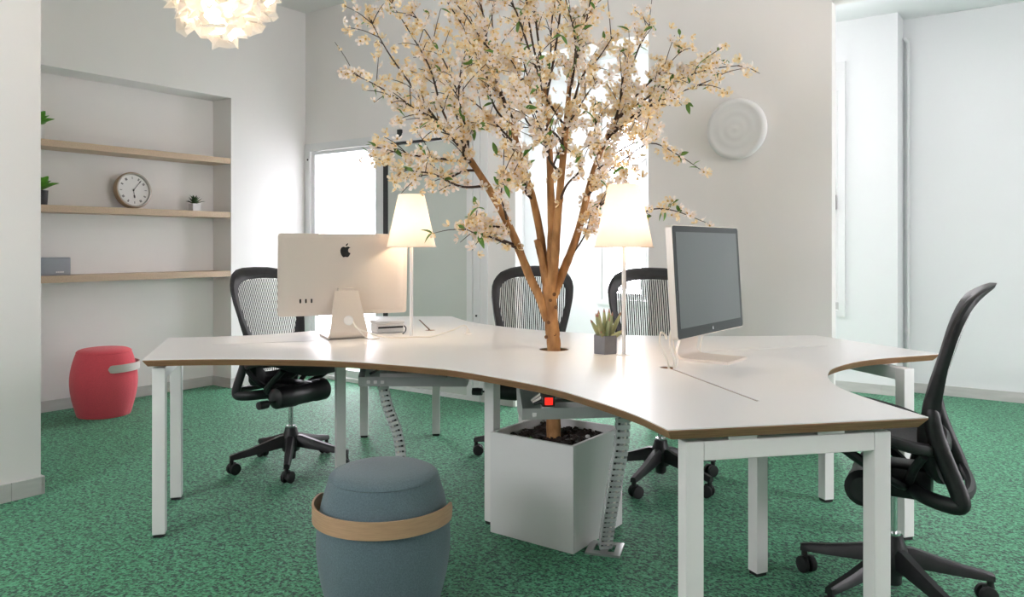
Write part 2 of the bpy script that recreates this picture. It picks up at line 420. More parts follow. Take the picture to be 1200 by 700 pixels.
for s_, z_ in ((2.03, 1.43), (2.03, .66), (.05, 1.99), (.05, 1.28)):
    bm = B(); lathe(bm, [(.009, 0), (.009, .004), (.005, .006)], 10, Matrix.Translation((s_, -.015, z_)) @ Matrix.Rotation(PI/2, 4, 'X')); obj('screw', bm, 'gasket', dr)
# conduit in the jog corner
bm = B(); tube(bm, catmull([(4.66, COR_B-.03, 0), (4.66, COR_B-.03, 1.5), (4.66, COR_B-.03, 2.78), (4.655, COR_B-.03, 2.86), (4.63, COR_B-.05, 2.90)], 4), .014, 10)
pp = obj('conduit_pipe', bm, 'frame_white', None, True); pp.matrix_world = ROOM_M
tag(pp, 'thin white conduit pipe running up the corner of the alcove', 'pipe')
for z in (.5, 1.35, 2.2, 2.7):
    bm = B(); lathe(bm, [(.018, -.012), (.019, 0), (.018, .012)], 12, Matrix.Translation((4.66, COR_B-.03, z))); obj('pipe_clip', bm, 'frame_white', pp)

# shelves
for z0, z1, lab in ((1.89, 1.937, 'topmost pale oak shelf in the wall niche'), (1.435, 1.483, 'pale oak shelf in the niche carrying the clock'), (.94, .988, 'lowest pale oak shelf in the niche, below the clock shelf')):
    o = obj('wall_shelf', rbox(NICHE_D+.001, -.004, STUB_T-.75, NICHE_T-.001, z0, z1, bev=.0015), 'oak'); o.matrix_world = ROOM_M
    tag(o, lab, 'shelf', 'niche shelves')
SH_T, SH_M, SH_L = 1.937, 1.483, .988

# ------------------------------------------------------------------ desk
TOP = .74
front = catmull([(-1.488, 3.092), (-1.2, 3.127), (-.755, 3.09), (-.306, 2.9), (-.10, 2.735), (.111, 2.505), (.231, 2.308), (.328, 2.11), (.39, 1.92)], 5)
right = catmull([(1.117, 2.06), (1.08, 2.262), (1.063, 2.393), (1.067, 2.54), (1.12, 2.724), (1.23, 2.915), (1.45, 3.11), (1.82, 3.27)], 5)
back = catmull([(1.556, 3.935), (1.17, 3.905), (.74, 3.92), (.529, 3.965), (.285, 4.09), (.12, 4.2), (-.05, 4.36), (-.19, 4.54), (-.29, 4.72), (-.394, 5.0)], 5)
left = catmull([(-.967, 5.0), (-.93, 4.8), (-.913, 4.667), (-.917, 4.52), (-.97, 4.336), (-1.08, 4.145), (-1.3, 3.955), (-1.709, 3.816)], 5)
outline = front + right + back + left
def inset(poly, d):
    out = []; n = len(poly)
    for i in range(n):
        a, b, c = poly[i-1], poly[i], poly[(i+1) % n]
        e1 = (b-a).normalized(); e2 = (c-b).normalized()
        n1 = Vector((-e1.y, e1.x)); n2 = Vector((-e2.y, e2.x)); m = (n1+n2)
        m = m/max(m.length_squared, .35)*2 if m.length > 1e-6 else n1
        out.append(b + m*d)
    return out
def circle2(cx, cy, r, n=28): return [Vector((cx+r*math.cos(2*PI*i/n), cy+r*math.sin(2*PI*i/n))) for i in range(n)]
def slot2(a, b, w, r=None):                      # a slot that ends in a round cable hole at a
    a, b = Vector(a), Vector(b); d = (b-a).normalized(); n = Vector((-d.y, d.x))*w/2
    if r is None: return [a+n, a-n, b-n, b+n][::-1]
    base = math.atan2(d.y, d.x); k = math.asin(w/2/r); out = []
    for i in range(25):
        t = base + k + (2*PI-2*k)*i/24; out.append(a + Vector((math.cos(t), math.sin(t)))*r)
    return out + [b-n, b+n]
HOLE = (.186, 3.407)
holes = [circle2(*HOLE, .066), slot2((.590, 2.90), (.729, 2.27), .011, .032), slot2((.80, 3.317), (1.455, 3.54), .013, None),
         slot2((-.914, 3.72), (-1.39, 3.563), .011, None), slot2((-.447, 4.185), (-.579, 4.79), .011, .032)]
def plate(bm, out_, hs, z, flip=False, mi=0):
    loops = [[Vector((p.x, p.y, 0)) for p in l] for l in [out_]+hs]
    flat = [p for l in loops for p in l]; vs = [bm.verts.new((p.x, p.y, z)) for p in flat]
    for t in tessellate_polygon(loops):
        try: f = bm.faces.new([vs[i] for i in (t[::-1] if flip else t)]); f.material_index = mi
        except ValueError: pass
    idx = 0; res = []
    for l in loops: res.append(vs[idx:idx+len(l)]); idx += len(l)
    return res
def bridge(bm, A, Bv, mi=0):
    n = len(A)
    for i in range(n): bm.faces.new((A[i], A[(i+1) % n], Bv[(i+1) % n], Bv[i])).material_index = mi
desk = thing('cross_shaped_desk', 'large white cross shaped desk with brown edges, concave seats and square legs', 'desk', (.075, 3.53, 0))
DM = Matrix.Translation((-.075, -3.53, 0))
bm = B(); T = plate(bm, outline, holes, TOP); U = plate(bm, outline, holes, TOP-.003, True)
for a, b in zip(T, U): bridge(bm, a, b)
obj('tabletop', bm, 'laminate', desk, M=DM)
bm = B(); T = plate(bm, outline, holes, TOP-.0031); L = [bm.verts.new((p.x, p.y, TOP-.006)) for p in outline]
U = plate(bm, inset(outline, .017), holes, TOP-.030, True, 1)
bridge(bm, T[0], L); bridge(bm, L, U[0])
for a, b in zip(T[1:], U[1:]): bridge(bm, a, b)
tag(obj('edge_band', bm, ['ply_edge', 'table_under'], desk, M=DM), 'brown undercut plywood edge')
UND = TOP-.030
def leg(x, y, a, w=.05, h=None):
    bm = B(); M = Matrix.Translation((x, y, 0)) @ Matrix.Rotation(a, 4, 'Z')
    box(bm, -w/2, w/2, -w/2, w/2, .012, h or UND-.012, M, bev=.003)
    o = obj('leg', bm, 'white_paint_metal', desk, M=DM)
    bm = B(); box(bm, -w*.42, w*.42, -w*.42, w*.42, 0, .012, M); obj('leg_foot', bm, 'rubber', o)
def beam(p, q, w=.05, h=.05, z=UND-.012):
    p, q = Vector((*p, 0)), Vector((*q, 0)); d = q-p; a = math.atan2(d.y, d.x); bm = B()
    box(bm, w/2, d.length-w/2, -w/2+.001, w/2-.001, z-h, z-.0005, Matrix.Translation(p) @ Matrix.Rotation(a, 4, 'Z'), bev=.003)
    o = obj('beam', bm, 'white_paint_metal', desk, M=DM)
    for k in (.25, .72):
        c = p + d*k; bm = B(); box(bm, -.04, .04, -.02, .02, z, UND, Matrix.Translation(c) @ Matrix.Rotation(a, 4, 'Z')); obj('spacer', bm, 'white_paint_metal', o)
def frame(p, q):
    a = math.atan2(q[1]-p[1], q[0]-p[0]); leg(*p, a); leg(*q, a); beam(p, q)
frame((-1.457, 3.175), (-1.59, 3.64))
frame((.462, 1.985), (.995, 2.095))
frame((1.476, 3.61), (1.61, 3.149))
frame((-.927, 4.82), (-.481, 4.865))
for x, y, a in ((.898, 2.805, .4), (-.905, 4.05, .4), (-.085, 3.32, -.63), (.065, 3.74, -.63)): leg(x, y, a)
# flush caps in the top
for x, y, r in ((.225, 3.14, .016), (-.47, 3.575, .018), (-.61, 4.16, .015)):
    bm = B(); lathe(bm, [(r, TOP), (r, TOP+.0015), (r*.8, TOP+.002), (r*.78, TOP+.0012)], 20); obj('flush_cap', bm, 'steel', desk, True, M=DM)
# cable trays below the top
def tray(c, ang, ln, wid, name_label, sw):
    M = DM @ Matrix.Translation((c[0], c[1], 0)) @ Matrix.Rotation(ang, 4, 'Z')
    bm = B(); zt = UND-.002; zb = zt-.105; t = .004
    prof = [(-wid*.36, zb+.040), (-wid*.34, zb), (wid*.30, zb), (wid/2, zt), (wid/2+.02, zt)]
    A = [bm.verts.new((-ln/2, y, z)) for y, z in prof]; D = [bm.verts.new((ln/2, y, z)) for y, z in prof]
    for i in range(len(prof)-1): bm.faces.new((A[i], A[i+1], D[i+1], D[i]))
    bmesh.ops.solidify(bm, geom=list(bm.faces), thickness=t)
    o = obj('cable_tray', bm, 'tray_metal', desk, M=M)
    if name_label: tag(o, name_label)
    for sx in (-1, 1):
        bm = B(); e = [bm.verts.new((sx*ln/2, y, z)) for y, z in ((-wid*.36, zb+.040), (-wid*.34, zb), (wid*.30, zb), (wid/2, zt), (wid*.1, zt))]; bm.faces.new(e)
        bmesh.ops.solidify(bm, geom=list(bm.faces), thickness=t); obj('tray_end', bm, 'tray_metal', o)
    bm = B(); box(bm, -ln*.32, ln*.30, -.03, .03, zb+.006, zb+.05, bev=.003)
    p = obj('power_strip', bm, 'pot_white', o)
    if sw:
        bm = B(); box(bm, -.02, .02, -.052, -.03, zb+.058, zb+.088); box(bm, -.03, .03, -.045, -.028, zb+.05, zb+.095)
        obj('switch_housing', rb2(-.150, -.108, -.075, -.02, zb+.045, zb+.085), 'gasket', o); bm.free()
        tag(obj('switch', rb2(-.142, -.116, -.080, -.075, zb+.052, zb+.076), 'switch_glow', o), 'glowing red rocker switch')
    else:
        obj('plug_block', rb2(ln*.18, ln*.40, -wid*.40, -wid*.12, zt-.045, zt-.012), 'gasket', o)
    for k in range(3):
        bm = B(); y0 = -.05+.03*k
        tube(bm, catmull([(-ln*.4, y0, zb+.05), (-ln*.22, y0-.03, zb+.085+.01*k), (0, y0+.01, zb+.06), (ln*.2, y0-.02, zb+.09), (ln*.42, y0, zb+.05)], 5), .005, 6)
        obj('cable', bm, 'cable_white' if k else 'cable_black', o, True)
    for k in range(1 if sw else 3):
        bm = B(); yy = -wid*.36; box(bm, -ln*.42+.03*k, -ln*.42+.03*k+.014, yy-.003, yy+.001, zb+.012, zb+.024); obj('tray_slot', bm, 'pot_white', o)
def rb2(*a): return box(B(), *a)
tray((-.42, 3.32), -.03, .46, .20, 'grey sheet metal cable tray', False)
tray((.245, 2.72), .12, .44, .20, 'white sheet metal cable tray with power strip', True)

# ------------------------------------------------------------------ office chair
BP = [(.43, .150), (.50, .128), (.57, .116), (.63, .118), (.72, .138), (.82, .166), (.92, .197), (1.0, .225), (1.04, .244), (1.065, .268), (1.09, .298)]
def by(x, z): return interp(BP, z) - .030*(x/.24)**2 + .008
OUT = [(0, 1.080), (.09, 1.077), (.15, 1.066), (.20, 1.042), (.23, 1.005), (.242, .955), (.238, .89), (.222, .80), (.202, .71), (.188, .63), (.183, .55), (.172, .48), (.14, .445), (.08, .432), (0, .43)]
INN = [(0, 1.018), (.10, 1.014), (.155, .998), (.185, .97), (.198, .93), (.196, .87), (.178, .79), (.148, .71), (.118, .64), (.098, .58), (.09, .54), (.075, .515), (0, .51)]
def polar(tab, th, c=(0, .76)):
    d = Vector((math.sin(th), math.cos(th)))
    sx = 1 if d.x >= 0 else -1; d = Vector((abs(d.x), d.y)); best = None
    for (x0, z0), (x1, z1) in zip(tab, tab[1:]):
        a = Vector((x0, z0-c[1])); e = Vector((x1-x0, z1-z0)); den = d.x*e.y - d.y*e.x
        if abs(den) < 1e-9: continue
        r = (a.x*e.y - a.y*e.x)/den; k = (a.x*d.y - a.y*d.x)/den
        if r > 0 and -1e-6 <= k <= 1+1e-6: best = r if best is None else max(best, r)
    r = best or .2
    return sx*d.x*r, c[1]+d.y*r
def ring_loft(bm, sects):
    n = len(sects); m = len(sects[0])
    V = [[bm.verts.new(p) for p in s] for s in sects]
    for i in range(n):
        for k in range(m):
            bm.faces.new((V[i][k], V[i][(k+1) % m], V[(i+1) % n][(k+1) % m], V[(i+1) % n][k]))
def make_chair():
    t = thing('office_chair', 'x', 'chair')
    # backrest frame
    sec = []
    N = 72
    for i in range(N):
        th = 2*PI*i/N + .0001
        xo, zo = polar(OUT, th); xi, zi = polar(INN, th)
        s = []
        for f, dy in ((0, -.004), (.2, -.016), (.7, -.014), (1, -.003), (1, .004), (.65, .012), (.2, .016), (0, .006)):
            x = xo+(xi-xo)*f; z = zo+(zi-zo)*f
            s.append((x, by(x, z)+dy*(1+.9*max(0, min(1, (.82-z)/.2))), z))
        sec.append(s)
    bm = B(); ring_loft(bm, sec); obj('backrest_frame', bm, 'black_frame', t, True)
    # woven suspension: vertical strands
    bm = B(); pit = .0115; w = .0066
    zs = [.505+.006*i for i in range(87)]
    half = []
    for z in zs:
        h = 0
        for (x0, z0), (x1, z1) in zip(INN, INN[1:]):
            lo, hi = min(z0, z1), max(z0, z1)
            if lo <= z <= hi and hi > lo: h = max(h, x0+(x1-x0)*(z-z0)/(z1-z0))
        half.append(h+.006)
    k = -17
    while k <= 17:
        x = k*pit; ok = [z for z, h in zip(zs, half) if h > abs(x)]
        if len(ok) > 3:
            za, zb = ok[0], ok[-1]; pr = None; m = 14
            for j in range(m+1):
                z = za+(zb-za)*j/m; y = by(x, z)
                cur = (bm.verts.new((x-w/2, y, z)), bm.verts.new((x+w/2, y, z)))
                if pr: bm.faces.new((pr[0], pr[1], cur[1], cur[0]))
                pr = cur
        k += 1
    o = obj('backrest_mesh', bm, 'strand', t); tag(o, 'see through dark woven mesh', kind='stuff')
    # seat
    def zseat(x, y): return .572 - .20*y + .030*(x/.25)**2 - .045*max(0, (-y-.09)/.16)**2 + .02*max(0, (y-.05)/.12)**2
    def sx_(th, k=1.0):
        c, s = math.cos(th), math.sin(th); e = .62
        x = .252*math.copysign(abs(c)**e, c)*k; y = -.045 + .205*math.copysign(abs(s)**e, s)*k
        if y > 0: x *= 1-.7*y
        return x, y
    sec = []; N = 56
    for i in range(N):
        th = 2*PI*i/N; s = []; x0, y0 = sx_(th); fr = max(0, -math.sin(th))
        for j in range(8):
            a = 2*PI*j/8; r = .020+.012*fr
            x, y = sx_(th, 1+math.cos(a)*.07); s.append((x, y, zseat(x0, y0)-.012 - .012*fr + math.sin(a)*r))
        sec.append(s)
    bm = B(); ring_loft(bm, sec); obj('seat_frame', bm, 'black_frame', t, True)
    bm = B(); rings = []
    for k in (0, .25, .5, .75, .97):
        rings.append([bm.verts.new((sx_(2*PI*i/N, k)[0], sx_(2*PI*i/N, k)[1], zseat(*sx_(2*PI*i/N, k)) - .018*(1-k*k) + .004)) for i in range(N)] if k else None)
    cv = bm.verts.new((0, -.045, .567))
    for i in range(N): bm.faces.new((cv, rings[1][i], rings[1][(i+1) % N]))
    for a, b in zip(rings[1:], rings[2:]):
        for i in range(N): bm.faces.new((a[i], b[i], b[(i+1) % N], a[(i+1) % N]))
    obj('seat_mesh', bm, 'black_weave', t, True)
    # under seat carrier
    bm = B()
    for sx in (-1, 1):
        tube(bm, catmull([(sx*.205, -.17, .565), (sx*.19, -.08, .50), (sx*.15, .02, .435), (sx*.07, .04, .405)], 4), .016, 8)
        tube(bm, catmull([(sx*.21, .10, .545), (sx*.18, .07, .49), (sx*.08, .05, .415)], 4), .014, 8)
    obj('seat_carrier', bm, 'black_plastic', t, True)
    bm = B(); box(bm, -.075, .075, -.10, .12, .360, .465, bev=.018)
    mech = obj('tilt_mechanism', bm, 'black_plastic', t, True)
    bm = B(); lathe(bm, [(.034, -.185), (.054, -.172), (.060, -.05), (.056, -.04), (.056, .09), (.060, .10), (.060, .165), (.040, .185)], 24, Matrix.Translation((0, -.075, .405)) @ Matrix.Rotation(PI/2, 4, 'Y'))
    obj('spring_housing', bm, 'black_plastic', mech, True)
    bm = B(); tube(bm, [(-.15, -.075, .40), (-.20, -.085, .392), (-.255, -.09, .39)], .006, 8); obj('lever', bm, 'black_plastic', mech, True)
    bm = B(); lathe(bm, [(.008, -.03), (.02, -.028), (.022, 0), (.02, .028), (.008, .03)], 12, Matrix.Translation((-.265, -.09, .39)) @ Matrix.Rotation(PI/2, 4, 'Y')); obj('lever_knob', bm, 'black_plastic', mech, True)
    # back support arms
    for sx in (-1, 1):
        bm = B(); p = catmull([(sx*.06, .05, .405), (sx*.15, .10, .402), (sx*.192, .165, .398), (sx*.200, .200, .405), (sx*.199, .190, .45), (sx*.193, .155, .54), (sx*.188, .128, .62), (sx*.188, .118, .69)], 5)
        tube(bm, p, [.026]*(len(p)-6)+[.026, .026, .025, .024, .022, .016], 10, flat=.7)
        obj('back_support', bm, 'black_plastic', t, True)
    bm = B(); tube(bm, catmull([(-.19, .205, .43), (-.1, .222, .42), (0, .228, .418), (.1, .222, .42), (.19, .205, .43)], 4), .016, 8); obj('back_crossbar', bm, 'black_plastic', t, True)
    # column
    bm = B(); lathe(bm, [(.026, .16), (.026, .225), (.0135, .226), (.0135, .37)], 20); obj('gas_column', bm, ['chrome'], t, True)
    bm = B(); lathe(bm, [(.02, .045), (.026, .05), (.028, .085), (.045, .09), (.052, .12), (.046, .165), (.034, .20), (.031, .215), (.024, .218)], 24); obj('base_hub', bm, 'black_plastic', t, True)
    for k in range(5):
        a = 2*PI*k/5 + PI/2; bm = B(); secs = []
        for r, zc, h, w in ((.02, .145, .062, .050), (.06, .143, .062, .048), (.14, .124, .048, .042), (.22, .106, .036, .037), (.29, .094, .028, .033), (.318, .088, .024, .028)):
            secs.append([(r, -w/2, zc-h/2), (r, w/2, zc-h/2), (r, w/2*.95, zc+h*.25), (r, w/2*.55, zc+h/2), (r, -w/2*.55, zc+h/2), (r, -w/2*.95, zc+h*.25)])
        V = [[bm.verts.new(p) for p in s] for s in secs]
        for A, D in zip(V, V[1:]):
            for i in range(6): bm.faces.new((A[i], A[(i+1) % 6], D[(i+1) % 6], D[i]))
        bm.faces.new(V[0][::-1]); bm.faces.new(V[-1])
        lg = obj('base_leg', bm, 'black_plastic', t, True, M=Matrix.Rotation(a, 4, 'Z'))
        bm = B(); sw = .5*math.sin(k*2.3)
        M = Matrix.Translation((.308, 0, 0)) @ Matrix.Rotation(sw, 4, 'Z')
        lathe(bm, [(.011, .05), (.011, .082)], 10, M)
        for sy in (-1, 1):
            lathe(bm, [(.02, -.010), (.029, -.008), (.0305, 0), (.029, .008), (.018, .010)], 20, M @ Matrix.Translation((-.012, sy*.0165, .0305)) @ Matrix.Rotation(PI/2, 4, 'X'))
        box(bm, -.024, .012, -.007, .007, .024, .064, M, bev=.004)
        obj('caster', bm, 'rubber', lg, True)
    return t
chair = make_chair(); index_kids()
def place_chair(o, x, y, fx, fy, label, spin=0):
    o.location = (x, y, 0); o.rotation_euler = (0, 0, math.atan2(fx, -fy)); tag(o, label, 'chair', 'black mesh office chairs around the desk')
    for c in scn.objects:
        if c.parent == o and c.name.startswith('base_leg'): c.rotation_euler.z += math.radians(spin)
place_chair(chair, -1.2, 4.17, .85, -.53, 'black mesh office chair behind the display with its back turned out', -10)
place_chair(copy_tree(chair), .085, 4.30, -.18, -.98, 'black mesh office chair tucked in behind the tree trunk', 19)
place_chair(copy_tree(chair), .755, 3.90, .02, -1, 'black mesh office chair behind the small aloe and table lamp', 10)
place_chair(copy_tree(chair), 1.30, 2.62, -.86, .50, 'black mesh office chair in the desk recess facing the dark screen', 32)

# ------------------------------------------------------------------ displays
def rounded_rect(w, h, r, n=6, cx=0, cz=0):
    out = []
    for sx, sz, a0 in ((1, 1, 0), (-1, 1, PI/2), (-1, -1, PI), (1, -1, 1.5*PI)):
        for i in range(n+1):
            a = a0+PI/2*i/n; out.append((cx+sx*(w/2-r)+r*math.cos(a), cz+sz*(h/2-r)+r*math.sin(a)))
    return out
def apple(bm, s, y, cx, cz):
    """fruit silhouette with a bite and a leaf, in the xz plane, s = height"""
    R = [(0, .33), (.10, .37), (.20, .385), (.31, .35), (.385, .28)]
    bite = [(.36+.155*math.cos(a), .085+.20*math.sin(a)) for a in [math.radians(d) for d in (95, 125, 155, 180, 205, 235, 262)]]
    low = [(.40, -.14), (.345, -.27), (.265, -.40), (.18, -.47), (.10, -.465), (0, -.435), (-.10, -.465), (-.18, -.47), (-.265, -.40), (-.345, -.27), (-.40, -.12), (-.425, .05), (-.40, .20), (-.33, .32), (-.22, .38), (-.12, .375)]
    pts = R + bite + low
    for poly in (pts, [(.0, .42), (.02, .52), (.08, .61), (.19, .67), (.175, .56), (.11, .47)]):
        bm.faces.new([bm.verts.new((cx+x*s, y, cz+z*s)) for x, z in poly])
def make_display(label, loc, rotz, z0, h, tilt, group):
    """front faces -y"""
    t = thing('computer_display', label, 'monitor', (loc[0], loc[1], TOP), rotz, group)
    W = .645; D = .026
    Mt = Matrix.Translation((0, 0, z0-TOP)) @ Matrix.Rotation(tilt, 4, 'X') @ Matrix.Translation((0, 0, h/2))
    def pnl(bm, w, hh, r, y0, y1, r2=None, dw=0):
        A = [bm.verts.new((x, y0, z)) for x, z in rounded_rect(w, hh, r)]; Dd = [bm.verts.new((x, y1, z)) for x, z in rounded_rect(w-dw, hh-dw, r)]
        n = len(A); bm.faces.new(A); bm.faces.new(Dd[::-1])
        for i in range(n): bm.faces.new((A[i], Dd[i], Dd[(i+1) % n], A[(i+1) % n]))
    bm = B(); pnl(bm, W, h, .014, -.012, .014); pnl2 = B()
    bmesh.ops.recalc_face_normals(bm, faces=bm.faces)
    body = obj('housing', bm, 'aluminium', t, True, M=Mt); pnl2.free()
    bm = B(); pnl(bm, W-.04, h-.04, .02, .014, .020, dw=.06); obj('back_shell', bm, 'aluminium', body, True)
    bm = B(); pnl(bm, W-.006, h-.006, .012, -.0135, -.0121); obj('bezel', bm, 'bezel_black', body)
    bm = B(); box(bm, -W/2+.026, W/2-.026, -.0142, -.0136, -h/2+.040, h/2-.026); obj('screen', bm, 'screen_glass', body)
    bm = B(); apple(bm, .014, -.0143, 0, -h/2+.021); obj('small_logo', bm, 'logo_grey', body)
    bm = B(); apple(bm, .062, .0206, .0, .115); bmesh.ops.scale(bm, vec=(-1, 1, 1), verts=bm.verts); obj('logo', bm, 'logo_black', body)
    for k in range(3):
        bm = B(); box(bm, .165+.027*k-.004, .165+.027*k+.004, .0195, .0208, -h/2+.065, -h/2+.085, bev=.0015); obj('port', bm, 'logo_black', body)
    # stand: one bent plate, foot forward (-y), upright behind
    prof = catmull([(-.115, .005), (-.02, .005), (.055, .005), (.088, .010), (.102, .028), (.100, .055), (.082, .12), (.064, .19), (.052, .235)], 4)
    bm = B(); rows = []
    L = [0]
    for a, b in zip(prof, prof[1:]): L.append(L[-1]+(b-a).length)
    for i, p in enumerate(prof):
        a, b = prof[max(i-1, 0)], prof[min(i+1, len(prof)-1)]; tg = (b-a).normalized(); nn = Vector((-tg.y, tg.x))*.005
        k = L[i]/L[-1]; hw = .098 if k < .45 else .098-(k-.45)/.55*.040
        rows.append([bm.verts.new(v) for v in ((-hw, p.x+nn.x, p.y+nn.y), (hw, p.x+nn.x, p.y+nn.y), (hw, p.x-nn.x, p.y-nn.y), (-hw, p.x-nn.x, p.y-nn.y))])
    for A, D2 in zip(rows, rows[1:]):
        for i in range(4): bm.faces.new((A[i], A[(i+1) % 4], D2[(i+1) % 4], D2[i]))
    bm.faces.new(rows[0]); bm.faces.new(rows[-1][::-1])
    st = obj('stand', bm, 'aluminium', t, True)
    bm = B(); lathe(bm, [(.024, 0), (.024, .0025), (.020, .003), (.019, .001)], 24, Matrix.Translation((0, .0965, .092)) @ Matrix.Rotation(-PI/2+.27, 4, 'X')); obj('cable_grommet', bm, 'disc_white', st, True)
    bm = B(); box(bm, -.04, .04, .018, .056, .19, .25); obj('hinge', bm, 'aluminium', t)
    return t
d1 = make_display('silver display seen from behind with a black fruit logo', (-.845, 3.86), math.atan2(.27, .56)+PI, .855, .405, -.05, 'computer displays on the desk')
d2 = make_display('silver display turned to show its dark glossy screen', (.80, 3.10), math.atan2(.79, .61), .848, .43, -.06, 'computer displays on the desk')

def cable(name, pts, r, m, label, n=6):
    bm = B(); tube(bm, catmull(pts, n), r, 8); o = obj(name, bm, m, None, True); return tag(o, label, 'cable')
cable('power_cable', [(-.775, 3.745, .83), (-.74, 3.70, .80), (-.64, 3.76, .755), (-.56, 3.80, .745), (-.49, 3.84, .7435), (-.40, 3.85, .745), (-.30, 3.92, .77), (-.255, 3.99, .785), (-.235, 4.0, .775), (-.228, 3.99, .745)], .0035, 'cable_white', 'white power cable looping past the lamp pole to a desk socket')
bm = B(); lathe(bm, [(.019, TOP), (.019, TOP+.004), (.009, TOP+.010), (.008, TOP+.024), (.004, TOP+.028)], 18, Matrix.Translation((-.228, 3.99, 0))); tag(obj('cable_outlet', bm, 'cable_white', None, True), 'small round cable outlet on the desk at the cable end', 'outlet')
cable('power_cable', [(-.775, 3.745, .825), (-.735, 3.715, .785), (-.70, 3.73, .748), (-.675, 3.76, .7435), (-.655, 3.79, .744)], .003, 'cable_white', 'short white cable dropping from the display stand')
cable('video_cable', [(.60, 2.895, .70), (.585, 2.91, .77), (.565, 2.93, .82), (.575, 2.97, .862), (.60, 3.01, .85), (.615, 3.06, .83)], .0042, 'cable_white', 'wide white cable loop rising from the desk slot')
cable('video_cable', [(.605, 2.89, .70), (.612, 2.90, .76), (.603, 2.93, .83), (.625, 2.99, .89), (.66, 3.05, .91), (.69, 3.12, .88)], .0042, 'cable_white', 'tall white cable running up behind the display')
cable('video_cable', [(.598, 2.885, .70), (.622, 2.89, .76), (.62, 2.94, .81), (.63, 3.0, .865), (.67, 3.07, .88), (.70, 3.12, .865)], .0035, 'cable_white', 'inner white cable of the bundle behind the display')
cable('thin_cable', [(.835, 3.30, .86), (.82, 3.32, .80), (.815, 3.33, .735)], .0025, 'cable_white', 'thin cable dropping below the dark screen into the desk')

# small white dock behind the left display
dk = thing('docking_station', 'small white box with a dark stripe behind the display', 'device', (-.665, 4.10, TOP), .47)
bm = B(); box(bm, -.075, .075, -.055, .055, 0, .045, bev=.006); obj('body', bm, 'pot_white', dk)
bm = B(); box(bm, -.068, .068, -.0565, -.0545, .024, .034); obj('front_slot', bm, 'gasket', dk)
bm = B(); box(bm, -.078, .078, -.058, .058, .046, .062, bev=.005); obj('lid', bm, 'pot_white', dk)
cable('black_cable', [(-.585, 4.11, .775), (-.565, 4.08, .765), (-.56, 4.03, .75), (-.565, 3.98, .744)], .004, 'cable_black', 'short black cable beside the small white box')

# ------------------------------------------------------------------ table lamps
def table_lamp(x, y, label, zb=1.192):
    t = thing('table_lamp', label, 'lamp', (x, y, TOP), 0, 'table lamps on the desk')
    bm = B(); lathe(bm, [(.030, 0), (.030, .002), (.012, .004), (.0105, .006)], 24); obj('base_plate', bm, 'white_paint_metal', t, True)
    h = zb-TOP
    bm = B(); lathe(bm, [(.0085, .003), (.0085, h+.05)], 16); obj('pole', bm, 'white_paint_metal', t, True)
    bm = B(); prof = [(.124, h), (.122, h+.004), (.066, h+.262), (.064, h+.265)]; lathe(bm, prof, 48, cap=False)
    sh = obj('lamp_shade', bm, 'lamp_paper', t, True)
    bm = B(); lathe(bm, [(.1225, h), (.1255, h), (.1255, h+.004), (.1235, h+.004)], 48, cap=False); obj('shade_rim', bm, 'lamp_paper', sh, True)
    bm = B()
    for k in range(3):
        a = 2*PI*k/3; tube(bm, [(0, 0, h+.075), (.108*math.cos(a), .108*math.sin(a), h+.062)], .0015, 6)
    obj('shade_ring', bm, 'white_paint_metal', sh)
    bm = B(); lathe(bm, [(.008, h+.045), (.013, h+.055), (.024, h+.08), (.027, h+.10), (.02, h+.122), (.001, h+.13)], 20); obj('bulb', bm, 'bulb_glow', t, True)
    l = bpy.data.lights.new('lamp_light', 'POINT'); l.energy = LAMP_W; l.color = WARM; l.shadow_soft_size = .03
    o = bpy.data.objects.new('lamp_light', l); C.objects.link(o); o.location = (x, y, zb+.095)
table_lamp(-.507, 3.87, 'white cone shaded table lamp glowing beside the silver display back')
table_lamp(.471, 3.234, 'white cone shaded table lamp glowing beside the aloe pot')

